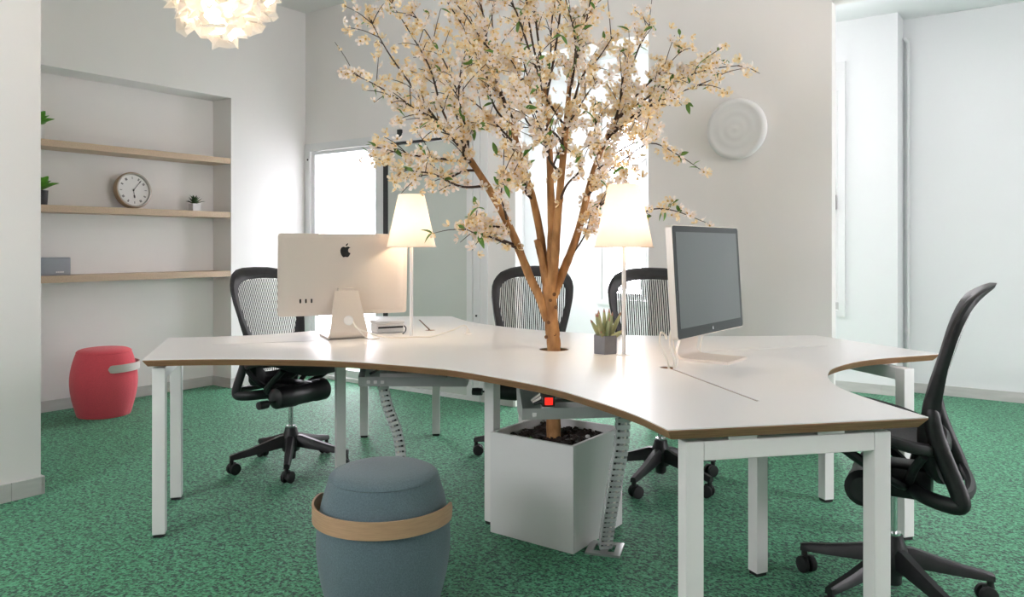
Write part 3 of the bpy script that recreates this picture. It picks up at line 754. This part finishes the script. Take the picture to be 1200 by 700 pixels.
# ------------------------------------------------------------------ poufs
def pouf(label, loc, felt, wood, a0, a1, group, rotz=0):
    t = thing('barrel_pouf', label, 'pouf', loc, rotz, group)
    prof = [(.165, 0), (.172, .004), (.185, .05), (.203, .12), (.214, .19), (.217, .25), (.212, .31), (.200, .37), (.184, .425), (.176, .444)]
    def shell(bm, prof, n=96, seams=4):
        rings = []
        for r, z in prof:
            ring = []
            for i in range(n):
                a = 2*PI*i/n; dip = 0
                for s in range(seams):
                    d = abs((a-2*PI*s/seams - .4 + PI) % (2*PI) - PI); dip += .0022*math.exp(-(d/.035)**2)
                ring.append(bm.verts.new(((r-dip)*math.cos(a), (r-dip)*math.sin(a), z)))
            rings.append(ring)
        for A, D in zip(rings, rings[1:]):
            for i in range(n): bm.faces.new((A[i], A[(i+1) % n], D[(i+1) % n], D[i]))
        bm.faces.new(rings[0][::-1]); bm.faces.new(rings[-1])
    bm = B(); shell(bm, [(x[0], x[1]) for x in catmull(prof, 3)]); obj('body', bm, felt, t, True)
    bm = B(); lathe(bm, [(.1745, .443), (.178, .447), (.176, .452), (.168, .460), (.150, .468), (.11, .474), (.05, .477), (.001, .478)], 64); obj('seat_top', bm, felt, t, True)
    bm = B(); rad, z0, z1 = .2225, .318, .372; n = 56; rows = []
    for i in range(n+1):
        k = i/n; a = a0+(a1-a0)*k; e = min(k, 1-k)*(a1-a0)*rad
        hh = (z1-z0)/2; hk = hh*math.sqrt(max(0, 1-(1-min(1, e/hh))**2)) if e < hh else hh
        hk = max(hk, .004); zc = (z0+z1)/2
        rr = rad - (.003 if e < .05 else 0)*(1-e/.05 if e < .05 else 0)
        rows.append([bm.verts.new((r*math.cos(a), r*math.sin(a), z)) for r, z in ((rr, zc-hk), (rr+.007, zc-hk), (rr+.007, zc+hk), (rr, zc+hk))])
    for A, D in zip(rows, rows[1:]):
        for i in range(4): bm.faces.new((A[i], A[(i+1) % 4], D[(i+1) % 4], D[i]))
    bm.faces.new(rows[0]); bm.faces.new(rows[-1][::-1])
    hd = obj('handle', bm, wood, t, True); tag(hd, 'bent wood carrying handle')
    for a in (a0+.1, a1-.1):
        d = Vector((math.cos(a), math.sin(a), 0)); bm = B()
        lathe(bm, [(.006, 0), (.0055, .002), (.002, .003)], 12, Matrix.Translation(d*(rad+.002) + Vector((0, 0, .345))) @ rot_to(d)); obj('rivet', bm, 'steel', hd, True)
pouf('slate blue felt barrel pouf with a tan bentwood handle', (-.42, 2.52, 0), 'felt_blue', 'bentwood', PI-.35, 2*PI-.07, 'barrel poufs')
pouf('coral red felt barrel pouf with a pale handle near the niche', (-2.90, 5.46, 0), 'felt_coral', 'bentwood_pale', -.52, 2.6, 'barrel poufs', -.45)

# ------------------------------------------------------------------ planter with mulch, cable spines
PC = (.192, 3.263); PA = ROOM_A
pl = thing('square_planter', 'large square white planter box standing under the desk', 'planter', (*PC, 0), PA)
hw = .203; ht = .42; wt = .016; bm = B()
box(bm, -hw, hw, -hw, -hw+wt, 0, ht, bev=.002); box(bm, -hw, hw, hw-wt, hw, 0, ht, bev=.002)
box(bm, -hw, -hw+wt, -hw+wt, hw-wt, 0, ht, bev=.002); box(bm, hw-wt, hw, -hw+wt, hw-wt, 0, ht, bev=.002); box(bm, -hw+wt, hw-wt, -hw+wt, hw-wt, .01, .03)
obj('box', bm, 'planter', pl)
bm = B(); box(bm, -hw+wt, hw-wt, -hw+wt, hw-wt, .03, .375); obj('soil', bm, 'soil', pl)
bm = B(); rnd = random.Random(3)
for i in range(420):
    x, y = rnd.uniform(-.175, .175), rnd.uniform(-.175, .175)
    M = Matrix.Translation((x, y, .377+rnd.random()*.014)) @ Matrix.Rotation(rnd.random()*6.3, 4, 'Z') @ Matrix.Rotation(rnd.uniform(-.5, .5), 4, 'X') @ Matrix.Rotation(rnd.uniform(-.4, .4), 4, 'Y')
    a, b = rnd.uniform(.009, .022), rnd.uniform(.005, .010); box(bm, -a, a, -b, b, -.003, .003, M)
tag(obj('bark_mulch', bm, 'mulch', pl), 'dark brown bark chips', kind='stuff')
bm = B(); lathe(bm, [(.001, -.008), (.009, -.005), (.011, 0), (.008, .006), (.001, .008)], 10, Matrix.Translation((.12, .05, .396))); obj('pebble', bm, 'pot_white', pl, True)
bm = B(); vs = [bm.verts.new(p) for p in ((-.07, -.13, .39), (-.055, -.12, .404), (-.04, -.125, .40), (-.052, -.138, .392))]; bm.faces.new(vs); obj('fallen_leaf', bm, 'leaf_bright', pl)

def spine(label, pts, n, w, plate_at=None):
    path = catmull(pts, 12); t = thing('cable_spine', label, 'cable guide', tuple(Vector((pts[-1][0], pts[-1][1], 0))))
    off = Vector(t.location); L = [0]
    for a, b in zip(path, path[1:]): L.append(L[-1]+(b-a).length)
    h = L[-1]/n; me = None
    for k in range(n):
        d = (k+.5)*h; i = max(j for j in range(len(L)-1) if L[j] <= d); f = (d-L[i])/(L[i+1]-L[i]); p = path[i].lerp(path[i+1], f); tg = (path[i]-path[i+1]).normalized()
        xx = Vector((1, .12, 0)).normalized(); yy = tg.cross(xx).normalized(); xx = yy.cross(tg)
        M = Matrix.Translation(p-off) @ Matrix((xx, yy, tg)).transposed().to_4x4()
        if me is None:
            bm = B(); e = h*.40; q = w/2
            box(bm, -q, -q+.0025, -.014, .014, -e, e); box(bm, q-.0025, q, -.014, .014, -e, e); box(bm, -.0015, .0015, -.014, .014, -e, e)
            box(bm, -q, q, -.0155, -.0135, -e*.8, e*.8); box(bm, -q, q, .0125, .0145, -e, e); box(bm, -.005, .005, -.003, .003, -h*.62, h*.62)
            o = obj('vertebra', bm, 'clear_plastic', t, M=M); me = o.data
        else: obj('vertebra', me, None, t, M=M)
    for sx in (-1, 1):
        bm = B(); tube(bm, [p-off+Vector((sx*w*.23, 0, 0)) for p in path[::3]], .0045, 6); obj('cable', bm, 'cable_black' if (sx > 0) != bool(plate_at) else 'cable_white', t, True)
    if plate_at:
        M = Matrix.Rotation(plate_at, 4, 'Z'); bm = B(); q = .068
        for a in ((-q, q, -q, -q+.032), (-q, q, q-.032, q)): box(bm, a[0], a[1], a[2], a[3], 0, .008, M)
        for a in ((-q, -q+.028), (-.014, .014), (q-.028, q)): box(bm, a[0], a[1], -q+.032, q-.032, 0, .008, M)
        obj('floor_plate', bm, 'steel', t)
spine('clear cable spine with a metal floor plate beside the planter', [(.40, 2.76, .615), (.397, 2.79, .48), (.383, 2.85, .33), (.372, 2.94, .16), (.367, 3.03, .012)], 25, .050, -.28)
spine('pale cable spine hanging behind the blue pouf', [(-.56, 3.33, .60), (-.545, 3.36, .50), (-.505, 3.40, .36), (-.49, 3.42, .2), (-.49, 3.42, .012)], 24, .045)

# ------------------------------------------------------------------ blossom tree
TD = 3.42
def tp(px, py, dd=0):
    d = TD+dd; return Vector(((px-600)/900*d, d, CAM_H+(288-py)/900*d))
tree = thing('blossom_tree', 'blossoming tree with tan trunk and cream flowers growing through the desk', 'tree', (PC[0]-.015, PC[1]-.01, .38))
TL = Vector(tree.location)
rt = random.Random(11)
def tpart(name, pts, r0, r1, m, n=8, sub=5, wob=.0):
    p = catmull(pts, sub); k = len(p)-1
    bm = B(); tube(bm, [q-TL for q in p], [(r0+(r1-r0)*i/k)*(1+wob*rt.uniform(-1, 1)) for i in range(k+1)], n)
    return obj(name, bm, m, tree, True), p
trunk, trunk_p = tpart('trunk', [Vector((PC[0]-.015, PC[1]-.01, .37)), Vector((.178, 3.32, .55)), Vector((.186, 3.405, .74)), tp(647, 385), tp(645, 360), tp(644, 335)], .030, .031, 'bark', 14, 6, .05)
for px, py, dd in ((650, 392, -.03), (643, 378, -.028), (652, 360, -.03), (645, 352, -.03), (640, 395, -.02), (650, 345, -.03)):
    bm = B(); c = tp(px, py, dd)-TL; d = Vector((rt.uniform(-.4, .4), -1, .2))
    lathe(bm, [(.009, -.006), (.008, .0), (.005, .0015), (.003, .0)], 7, Matrix.Translation(c) @ rot_to(d)); obj('knot', bm, 'knot_bark', trunk, True, M=Matrix.Identity(4))
LIMBS = []
for pts, r0, r1 in (
    ([(642, 375, 0), (632, 348, -.01), (621, 325, -.02), (608, 292, -.05), (598, 268, -.07), (575, 225, -.10), (556, 195, -.13), (544, 178, -.15)], .021, .013),
    ([(643, 345, 0), (637, 310, .02), (634, 280, .03), (625, 235, .05), (615, 202, .07), (605, 165, .10), (596, 130, .13)], .022, .010),
    ([(644, 345, 0), (646, 305, .0), (647, 270, .0), (645, 215, .02), (643, 150, .05), (638, 95, .09)], .027, .009),
    ([(646, 345, 0), (650, 300, -.04), (653, 260, -.07), (658, 205, -.09), (663, 150, -.12), (668, 95, -.16)], .023, .010),
    ([(648, 348, 0), (660, 318, .02), (672, 288, .03), (680, 262, .04), (693, 210, .05), (704, 178, .07), (722, 140, .10)], .021, .010),
    ([(640, 325, 0), (634, 300, -.03), (629, 281, -.04)], .017, .014)):
    o, p = tpart('branch', [tp(*q) for q in pts], r0, r1, 'bark', 10, 5, .05); LIMBS.append(p)
TW = []
def twig(start, tip, bow=None, r0=.0062, r1=.0016):
    bow = bow or Vector((rt.uniform(-.08, .08), rt.uniform(-.08, .08), rt.uniform(-.03, .10)))
    L = (tip-start).length; pts = [start]
    for k in (.25, .5, .75): pts.append(start.lerp(tip, k) + bow*math.sin(PI*k)*L + Vector((rt.uniform(-1, 1), rt.uniform(-1, 1), rt.uniform(-1, 1)))*.018)
    pts.append(tip); p = catmull(pts, 5); bm = B(); k = len(p)-1
    tube(bm, [q-TL for q in p], [r0+(r1-r0)*i/k for i in range(k+1)], 6); subs = []
    n = max(2, int(L/.075))
    for j in range(n):
        i = int(len(p)*rt.uniform(.25, .97)); i = min(max(i, 1), len(p)-2); tg = (p[i+1]-p[i]).normalized()
        side = tg.cross(Vector((rt.uniform(-1, 1), rt.uniform(-1, 1), rt.uniform(-1, 1)))).normalized()
        e = p[i] + (tg*.7+side*.8+Vector((0, 0, .15)))*rt.uniform(.04, .15)
        sp = catmull([p[i], p[i].lerp(e, .5)+Vector((0, 0, .008)), e], 3); tube(bm, [q-TL for q in sp], [.0022, .002, .0019, .0018, .0016, .0014, .0012], 5); subs.append(sp)
    obj('twig', bm, 'twig', tree, True); TW.append((p, subs))
def lp(i, f): p = LIMBS[i]; return p[min(len(p)-1, int(f*(len(p)-1)))].copy()
tips = [(0, 1, 409, 84, .05), (0, 1, 432, 20, -.1), (0, .98, 454, -4, .2), (0, .9, 441, 172, -.35), (0, .75, 447, 192, -.45), (0, 1, 470, 128, .1), (0, .95, 502, 62, .2),
        (0, 1, 482, 12, .0), (0, .45, 545, 268, -.3), (0, .55, 552, 262, -.2), (0, .95, 460, 108, -.3), (0, .85, 480, 208, -.2), (0, .97, 520, 90, -.45), (0, .99, 545, 60, -.3), (0, .9, 505, 150, -.4),
        (1, 1, 505, -30, .2), (1, 1, 540, -60, .5), (1, .95, 560, -80, .3), (1, .9, 548, 40, .45), (1, .8, 530, 105, .4), (1, .7, 560, 130, .4), (1, .95, 585, -20, .25), (1, .85, 575, 65, .1), (1, .6, 590, 170, .3),
        (2, 1, 600, -110, .1), (2, 1, 622, -60, -.1), (2, .95, 650, -110, .25), (2, .85, 610, 25, .3), (2, .8, 590, 60, -.2), (2, .9, 648, 0, .3), (2, .7, 612, 100, -.3), (2, .95, 512, -20, -.15), (2, .98, 575, -50, -.25),
        (3, 1, 680, -80, -.1), (3, 1, 704, -40, -.3), (3, .95, 660, -10, -.5), (3, .9, 697, 4, -.1), (3, .85, 720, 40, -.4), (3, .8, 630, 60, -.45), (3, .7, 700, 95, -.35), (3, .6, 625, 130, -.4), (3, .75, 605, 105, -.5),
        (4, 1, 872, 76, .0), (4, .95, 843, 90, -.15), (4, .9, 846, 56, .25), (4, 1, 800, 58, .15), (4, 1, 762, 28, .3), (4, .9, 738, 55, .1), (4, .85, 792, 112, -.25), (4, .7, 770, 150, -.3),
        (4, .8, 765, 135, .4), (4, .9, 742, 95, .45), (4, .6, 720, 190, -.25), (4, .95, 780, 85, .35), (4, .5, 735, 205, .2), (4, .8, 705, 120, .3), (3, .5, 690, 170, -.3), (2, .6, 672, 150, .3), (1, .5, 600, 205, -.15), (0, .6, 590, 200, -.2)]
for li, f, px, py, dd in tips: twig(lp(li, f), tp(px, py, dd))
# two long drooping twigs to the right
def path_twig(pts): 
    p = catmull([tp(*q) for q in pts], 5); bm = B(); k = len(p)-1
    tube(bm, [q-TL for q in p], [.005+(.0015-.005)*i/k for i in range(k+1)], 6); subs = []
    for j in (5, 9, 12, 14):
        i = min(j, k-1); e = p[i]+Vector((rt.uniform(0, .06), rt.uniform(-.03, .03), rt.uniform(-.02, .05))); sp = [p[i], p[i].lerp(e, .5), e]; tube(bm, [q-TL for q in sp], .0018, 5); subs.append(sp)
    obj('twig', bm, 'twig', tree, True); TW.append((p[k//2:], subs))
path_twig([(690, 218, .04), (728, 190, .15), (762, 168, .2), (795, 182, .2), (824, 201, .2)])
path_twig([(684, 250, .04), (725, 262, .12), (762, 246, .15), (790, 247, .15), (830, 262, .15)])
path_twig([(676, 275, .03), (688, 250, .12), (706, 236, .22), (735, 200, .30)])
path_twig([(665, 305, .02), (680, 285, .02), (688, 268, .0), (692, 250, -.04)])
path_twig([(606, 288, -.05), (575, 275, -.15), (560, 262, -.2), (545, 268, -.25)])
# flowers
def flower_mesh(name, R, cup, m):
    bm = B()
    for k in range(5):
        a = 2*PI*k/5; ca, sa = math.cos(a), math.sin(a)
        def P(r, w, z): return bm.verts.new((r*ca - w*sa, r*sa + w*ca, z))
        h = lambda r: cup*(r/R)**1.6*R
        b0 = P(.06*R, 0, 0); l1, r1 = P(.45*R, .27*R, h(.45*R)), P(.45*R, -.27*R, h(.45*R)); c1 = P(.5*R, 0, h(.5*R)-.05*R)
        l2, r2 = P(.86*R, .30*R, h(.86*R)), P(.86*R, -.30*R, h(.86*R)); t = P(.97*R, 0, h(R)+.02*R)
        for f in ((b0, r1, c1), (b0, c1, l1), (r1, r2, t, c1), (c1, t, l2, l1)): bm.faces.new(f)
    for k in range(6):
        a = 2*PI*k/6; r = .17*R; v = [bm.verts.new((.02*R*math.cos(a+x), .02*R*math.sin(a+x), 0)) for x in (1.5, -1.5)]
        e = bm.verts.new((r*1.4*math.cos(a), r*1.4*math.sin(a), .36*R)); e2 = bm.verts.new((r*1.2*math.cos(a+.5), r*1.2*math.sin(a+.5), .40*R))
        f = bm.faces.new((v[0], v[1], e, e2)); f.material_index = 1
    vs = [bm.verts.new((.20*R*math.cos(2*PI*i/6), .20*R*math.sin(2*PI*i/6), .05*R)) for i in range(6)]; f = bm.faces.new(vs); f.material_index = 1
    me = bpy.data.meshes.new(name); bm.to_mesh(me); bm.free(); setm(me, [m, 'stamen']); return me
FM = [flower_mesh('blossom', .0255, .35, 'petal_white'), flower_mesh('blossom', .0255, .55, 'petal'), flower_mesh('blossom', .021, .9, 'petal'), flower_mesh('blossom', .0225, .7, 'petal_white')]
spots = []
for p, subs in TW:
    for sp in subs:
        spots.append(sp[-1])
        if rt.random() < .75: spots.append(sp[len(sp)//2])
    n = len(p)
    for i in range(n):
        f = i/(n-1)
        if rt.random() < (.15 if f < .25 else .62): spots.append(p[i])
    spots.append(p[-1])
place = []
for s in spots:
    for j in range(rt.choice((1, 2, 2, 3))):
        off = Vector((rt.gauss(0, 1), rt.gauss(0, 1), rt.gauss(0, 1)*.9))*.017
        d = Vector((rt.uniform(-1, 1), rt.uniform(-1.2, .7), rt.uniform(-.5, .9))).normalized()
        M = Matrix.Translation(s+off-TL) @ rot_to(d) @ Matrix.Rotation(rt.random()*6.3, 4, 'Z') @ Matrix.Scale(rt.uniform(.8, 1.15), 4)
        place.append((M, rt.randrange(4), s+off))
def inframe(p):
    u = 600+900*p.x/p.y; v = 288-900*(p.z-CAM_H)/p.y; return 0 < u < 1200 and 5 < v < 700
place.sort(key=lambda q: (not inframe(q[2]), q[2].y))
for M, k, p in place[:300]: obj('blossom', FM[k], None, tree, M=M)
bm = B()
for M, k, p in place[300:]:
    n0 = len(bm.verts); nf = len(bm.faces); bm.from_mesh(FM[k]); bm.verts.ensure_lookup_table(); bm.faces.ensure_lookup_table()
    for v in bm.verts[n0:]: v.co = M @ v.co
    if k in (0, 3):
        for f in bm.faces[nf:]: f.material_index = 2 if f.material_index == 0 else 1
me = bpy.data.meshes.new('blossom_mass'); bm.to_mesh(me); bm.free(); setm(me, ['petal', 'stamen', 'petal_white'])
tag(obj('blossom_mass', me, None, tree), 'cream blossoms further back in the crown', kind='stuff')
def leaf_mesh(L, W, m):
    bm = B(); prev = None
    for k in range(6):
        f = k/5; w = W*math.sin(PI*min(1, f*.93+.04))**.8*(1-.25*f); z = -.10*L*f*f
        cur = [bm.verts.new((-w, L*f, z+w*.45)), bm.verts.new((0, L*f, z)), bm.verts.new((w, L*f, z+w*.45))]
        if prev: bm.faces.new((prev[0], prev[1], cur[1], cur[0])); bm.faces.new((prev[1], prev[2], cur[2], cur[1]))
        prev = cur
    me = bpy.data.meshes.new('leaf'); bm.to_mesh(me); bm.free(); setm(me, m)
    for p in me.polygons: p.use_smooth = True
    return me
LM = [leaf_mesh(.060, .0115, 'leaf'), leaf_mesh(.048, .0100, 'leaf')]
for i in range(270):
    p, subs = rt.choice(TW); s = rt.choice(p[len(p)//4:]) if rt.random() < .6 or not subs else rt.choice(subs)[-1]
    d = Vector((rt.uniform(-1, 1), rt.uniform(-1, .6), rt.uniform(-.9, .8))).normalized()
    q = d.to_track_quat('Y', 'Z').to_matrix().to_4x4() @ Matrix.Rotation(rt.uniform(-1.2, 1.2), 4, 'Y')
    obj('leaf', LM[i % 2], None, tree, M=Matrix.Translation(s-TL) @ q @ Matrix.Scale(rt.uniform(.75, 1.15), 4))

# ------------------------------------------------------------------ small plants
al = thing('aloe_plant', 'spiky aloe in a faceted grey pot on the desk', 'plant', (.400, 3.287, TOP), .35)
bm = B(); pr = []
for z, r in ((0, .054), (.078, .055)): pr.append([bm.verts.new((r*math.cos(PI/3*i), r*math.sin(PI/3*i), z)) for i in range(6)])
inn = [bm.verts.new((.047*math.cos(PI/3*i), .047*math.sin(PI/3*i), .078)) for i in range(6)]; inb = [bm.verts.new((.047*math.cos(PI/3*i), .047*math.sin(PI/3*i), .066)) for i in range(6)]
bm.faces.new(pr[0][::-1]); bridge(bm, pr[0], pr[1]); bridge(bm, pr[1], inn); bridge(bm, inn, inb); obj('pot', bm, 'pot_grey', al)
bm = B(); bm.faces.new([bm.verts.new((.047*math.cos(PI/3*i), .047*math.sin(PI/3*i), .067)) for i in range(6)]); obj('soil', bm, 'soil', al)
ra = random.Random(5)
for i, (lean, L) in enumerate(((.05, .125), (.12, .12), (.2, .115), (.30, .125), (.38, .115), (.45, .12), (.32, .105), (.5, .10), (.25, .11), (.6, .09), (1.15, .07), (1.2, .07), (1.1, .06), (.55, .1))):
    a = i*2.399+.3; d = Vector((math.sin(lean)*math.cos(a), math.sin(lean)*math.sin(a), math.cos(lean))); b0 = Vector((.016*math.cos(a), .016*math.sin(a), .062))
    pts = [b0+d*L*f + Vector((0, 0, .012*f*f*math.sin(lean))) for f in (0, .2, .45, .7, .88, 1)]
    bm = B(); tube(bm, pts, [.011, .0125, .0115, .009, .0055, .0015], 6, flat=.6); lf = obj('leaf', bm, 'aloe', al, True)
    bm = B(); tube(bm, [pts[4], pts[4].lerp(pts[5], .5), pts[5]+d*.002], [.0058, .004, .001], 6, flat=.65); obj('leaf_tip', bm, 'aloe_tip', lf, True)

def shelf_plant(label, s, t, z, potm, r, h, square, leafm, n, ll, lw):
    o = thing('shelf_plant', label, 'plant', tuple(rp(s, t, z)), ROOM_A, 'small plants on the niche shelves')
    bm = B()
    if square:
        box(bm, -r, r, -r, r, 0, h, bev=.004)
    else: lathe(bm, [(r*.86, 0), (r*.88, .003), (r, h-.003), (r*.99, h), (r*.88, h), (r*.86, h-.012)], 28)
    obj('pot', bm, potm, o, not square)
    bm = B(); lathe(bm, [(.001, h+.0005), (r*.86, h+.0005)], 20, cap=False) if square else lathe(bm, [(.001, h-.010), (r*.87, h-.010)], 20, cap=False); obj('soil', bm, 'soil', o)
    rr = random.Random(int(t*100)); me = leaf_mesh(ll, lw, leafm)
    for i in range(n):
        a = i*2.399; el = .25+1.1*(i/n); d = Vector((math.cos(a)*math.cos(el), math.sin(a)*math.cos(el), math.sin(el)))
        obj('leaf', me, None, o, M=Matrix.Translation((d.x*.006, d.y*.006, h-.004)) @ d.to_track_quat('Y', 'Z').to_matrix().to_4x4() @ Matrix.Scale(rr.uniform(.85, 1.1), 4))
shelf_plant('dark green spiky succulent in a small white cube pot beside the clock', -.10, -1.055, SH_M, 'pot_white', .036, .062, True, 'leaf_dark', 22, .075, .013)
shelf_plant('bright green plant in a black pot on the clock shelf', -.13, -2.215, SH_M, 'pot_black', .052, .105, False, 'leaf_bright', 11, .12, .052)
shelf_plant('bright green plant in a white pot on the top shelf', -.13, -2.235, SH_T, 'pot_white', .052, .105, False, 'leaf_bright', 11, .12, .054)

# speaker box on the lowest shelf
sp = thing('box_speaker', 'grey box speaker on the lowest niche shelf', 'speaker', tuple(rp(-.12, -2.19, SH_L)), ROOM_A)
bm = B(); box(bm, -.04, .04, -.16, .16, 0, .128, bev=.006); obj('body', bm, 'speaker_grey', sp)
bm = B(); box(bm, .0405, .044, -.150, .150, .012, .118, bev=.0015); obj('front_grille', bm, 'speaker_grey', sp)
bm = B()
for k in range(5): box(bm, .0442, .0450, .058+.011*k, .058+.011*k+.008, .020, .029)
obj('logo_mark', bm, 'pot_white', sp)

# clock
tl = math.radians(9); CR = .142
n_ = Vector((math.cos(tl), 0, math.sin(tl))); u_ = Vector((-math.sin(tl), 0, math.cos(tl))); x_ = Vector((0, 1, 0))
ck = thing('shelf_clock', 'round clock with brown rim leaning on the middle niche shelf', 'clock', (0, 0, 0))
ck.matrix_world = ROOM_M @ Matrix.Translation((-.135, -1.54, SH_M+.004)) @ Matrix((x_, u_, n_)).transposed().to_4x4() @ Matrix.Translation((0, CR, 0))
bm = B(); lathe(bm, [(CR*.9, -.025), (CR*.985, -.022), (CR, 0), (CR*.995, .020), (CR*.96, .028), (CR*.93, .029)], 56, cap=False); obj('rim', bm, 'clock_rim', ck, True)
bm = B(); lathe(bm, [(CR*.94, .029), (CR*.90, .031), (CR*.86, .027), (CR*.85, .012)], 56, cap=False); obj('inner_rim', bm, 'clock_rim_silver', ck, True)
bm = B(); lathe(bm, [(.0005, .0125), (CR*.86, .0125)], 56, cap=False); obj('clock_face', bm, 'clock_face', ck)
for k in range(12):
    a = 2*PI*k/12; bm = B()
    for j in range(1+(k % 3)):
        box(bm, -.0035+.006*(j-(k % 3)/2), .0005+.006*(j-(k % 3)/2), CR*.62, CR*.75, .0127, .0135, Matrix.Rotation(-a, 4, 'Z'))
    obj('hour_mark', bm, 'ink', ck)
bm = B(); box(bm, -.002, .002, -.01, CR*.72, .0155, .0165, Matrix.Rotation(-math.radians(40), 4, 'Z')); box(bm, -.004, .004, CR*.55, CR*.66, .0155, .0165, Matrix.Rotation(-math.radians(40), 4, 'Z')); obj('minute_hand', bm, 'ink', ck)
bm = B(); box(bm, -.002, .002, -.01, CR*.45, .0140, .0150, Matrix.Rotation(math.radians(-176), 4, 'Z')); box(bm, -.006, .006, CR*.28, CR*.42, .0140, .0150, Matrix.Rotation(math.radians(-176), 4, 'Z')); obj('hour_hand', bm, 'ink', ck)
bm = B(); lathe(bm, [(.006, .013), (.006, .018), (.001, .019)], 14); obj('centre_pin', bm, 'ink', ck, True)

# white wall disc
wd = thing('wall_disc', 'round white rippled disc mounted on the partition wall', 'wall lamp', tuple(rp(4.07, 0, 1.914)), ROOM_A)
Md = Matrix.Rotation(PI/2, 4, 'X')
R = .188; prof = [(R*.94, 0), (R*.985, .010), (R, .022), (R*.985, .034), (R*.93, .042), (R*.86, .045)]
for k in range(13):
    f = .82-.82*k/12; prof.append((max(R*f, .0006), .046+.0012*math.cos(k*PI/2)-.004*f))
bm = B(); lathe(bm, prof, 64, Md); obj('diffuser', bm, 'disc_white', wd, True)
bm = B(); lathe(bm, [(R*.55, -.0), (R*.55, .006)], 40, Md); obj('wall_plate', bm, 'steel', wd)

# paper pendant
PX = Vector((-1.52, 4.0, 2.53))
pd = thing('paper_pendant', 'glowing crumpled paper pendant lamp hanging from the ceiling', 'lamp', (PX.x, PX.y, CEIL))
off = Vector((0, 0, PX.z-CEIL)); rq = random.Random(21)
bm = B(); tube(bm, [(0, 0, -.004), off+Vector((0, 0, .08))], .003, 8); obj('cord', bm, 'cable_white', pd, True)
bm = B(); lathe(bm, [(.05, -.001), (.05, -.012), (.02, -.035), (.006, -.04)], 24); obj('ceiling_rose', bm, 'pot_white', pd, True)
bm = B(); lathe(bm, [(.012, .09), (.02, .08), (.022, .05), (.034, .02), (.038, -.01), (.028, -.036), (.001, -.048)], 20, Matrix.Translation(off)); obj('bulb', bm, 'bulb_glow', pd, True)
NP = 26
for i in range(NP):
    z = 1-2*(i+.5)/NP; a = i*2.39996; dd = Vector((math.sqrt(1-z*z)*math.cos(a), math.sqrt(1-z*z)*math.sin(a), z))
    M = rot_to(dd); G = 8; bm = B(); V = {}; R0 = rq.uniform(.19, .235); S = rq.uniform(.11, .15); sk = rq.uniform(-.5, .5); ph = rq.random()*6
    for iu in range(G+1):
        for iv in range(G+1):
            u, v = iu/G*2-1, iv/G*2-1; e = max(abs(u), abs(v)); ang = math.atan2(v, u)
            rag = 1+.26*math.sin(ang*4+ph)*e + rq.uniform(-.14, .14)*e
            x, y = u*S*rag, v*S*rag*.9+sk*u*.04
            h = R0 - .8*(x*x+y*y)/R0*.5 + .05*max(0, e-.55)*math.sin(ang*3+ph) + rq.uniform(-.012, .012) + (.075*rq.random() if e == 1 else 0)
            V[iu, iv] = bm.verts.new(M @ Vector((x, y, h)) + off)
    for iu in range(G):
        for iv in range(G):
            c = [V[iu, iv], V[iu+1, iv], V[iu+1, iv+1], V[iu, iv+1]]
            bm.faces.new((c[0], c[1], c[2])); bm.faces.new((c[0], c[2], c[3]))
    obj('paper_sheet', bm, 'pendant_paper', pd)
def pendant_light(p, w):
    l = bpy.data.lights.new('pendant_light', 'POINT'); l.energy = w; l.color = (1, .80, .66); l.shadow_soft_size = .05
    o = bpy.data.objects.new('pendant_light', l); C.objects.link(o); o.location = p
pendant_light(PX, PENDANT_W[0]); index_kids(); tag(pd, group='paper pendant lamps')
for x, y, w, lab in ((1.3, 3.1, PENDANT_W[1], 'added fill light shaped as a paper pendant above the desk end by the dark screen'), (-.5, -.6, PENDANT_W[2], 'added fill light shaped as a paper pendant at the rear of the office')):  # out-of-frame pendant copies added for warm fill light
    c = copy_tree(pd); c.location = (x, y, CEIL); c.rotation_euler.z = x*3; tag(c, lab); pendant_light((x, y, PX.z), w)
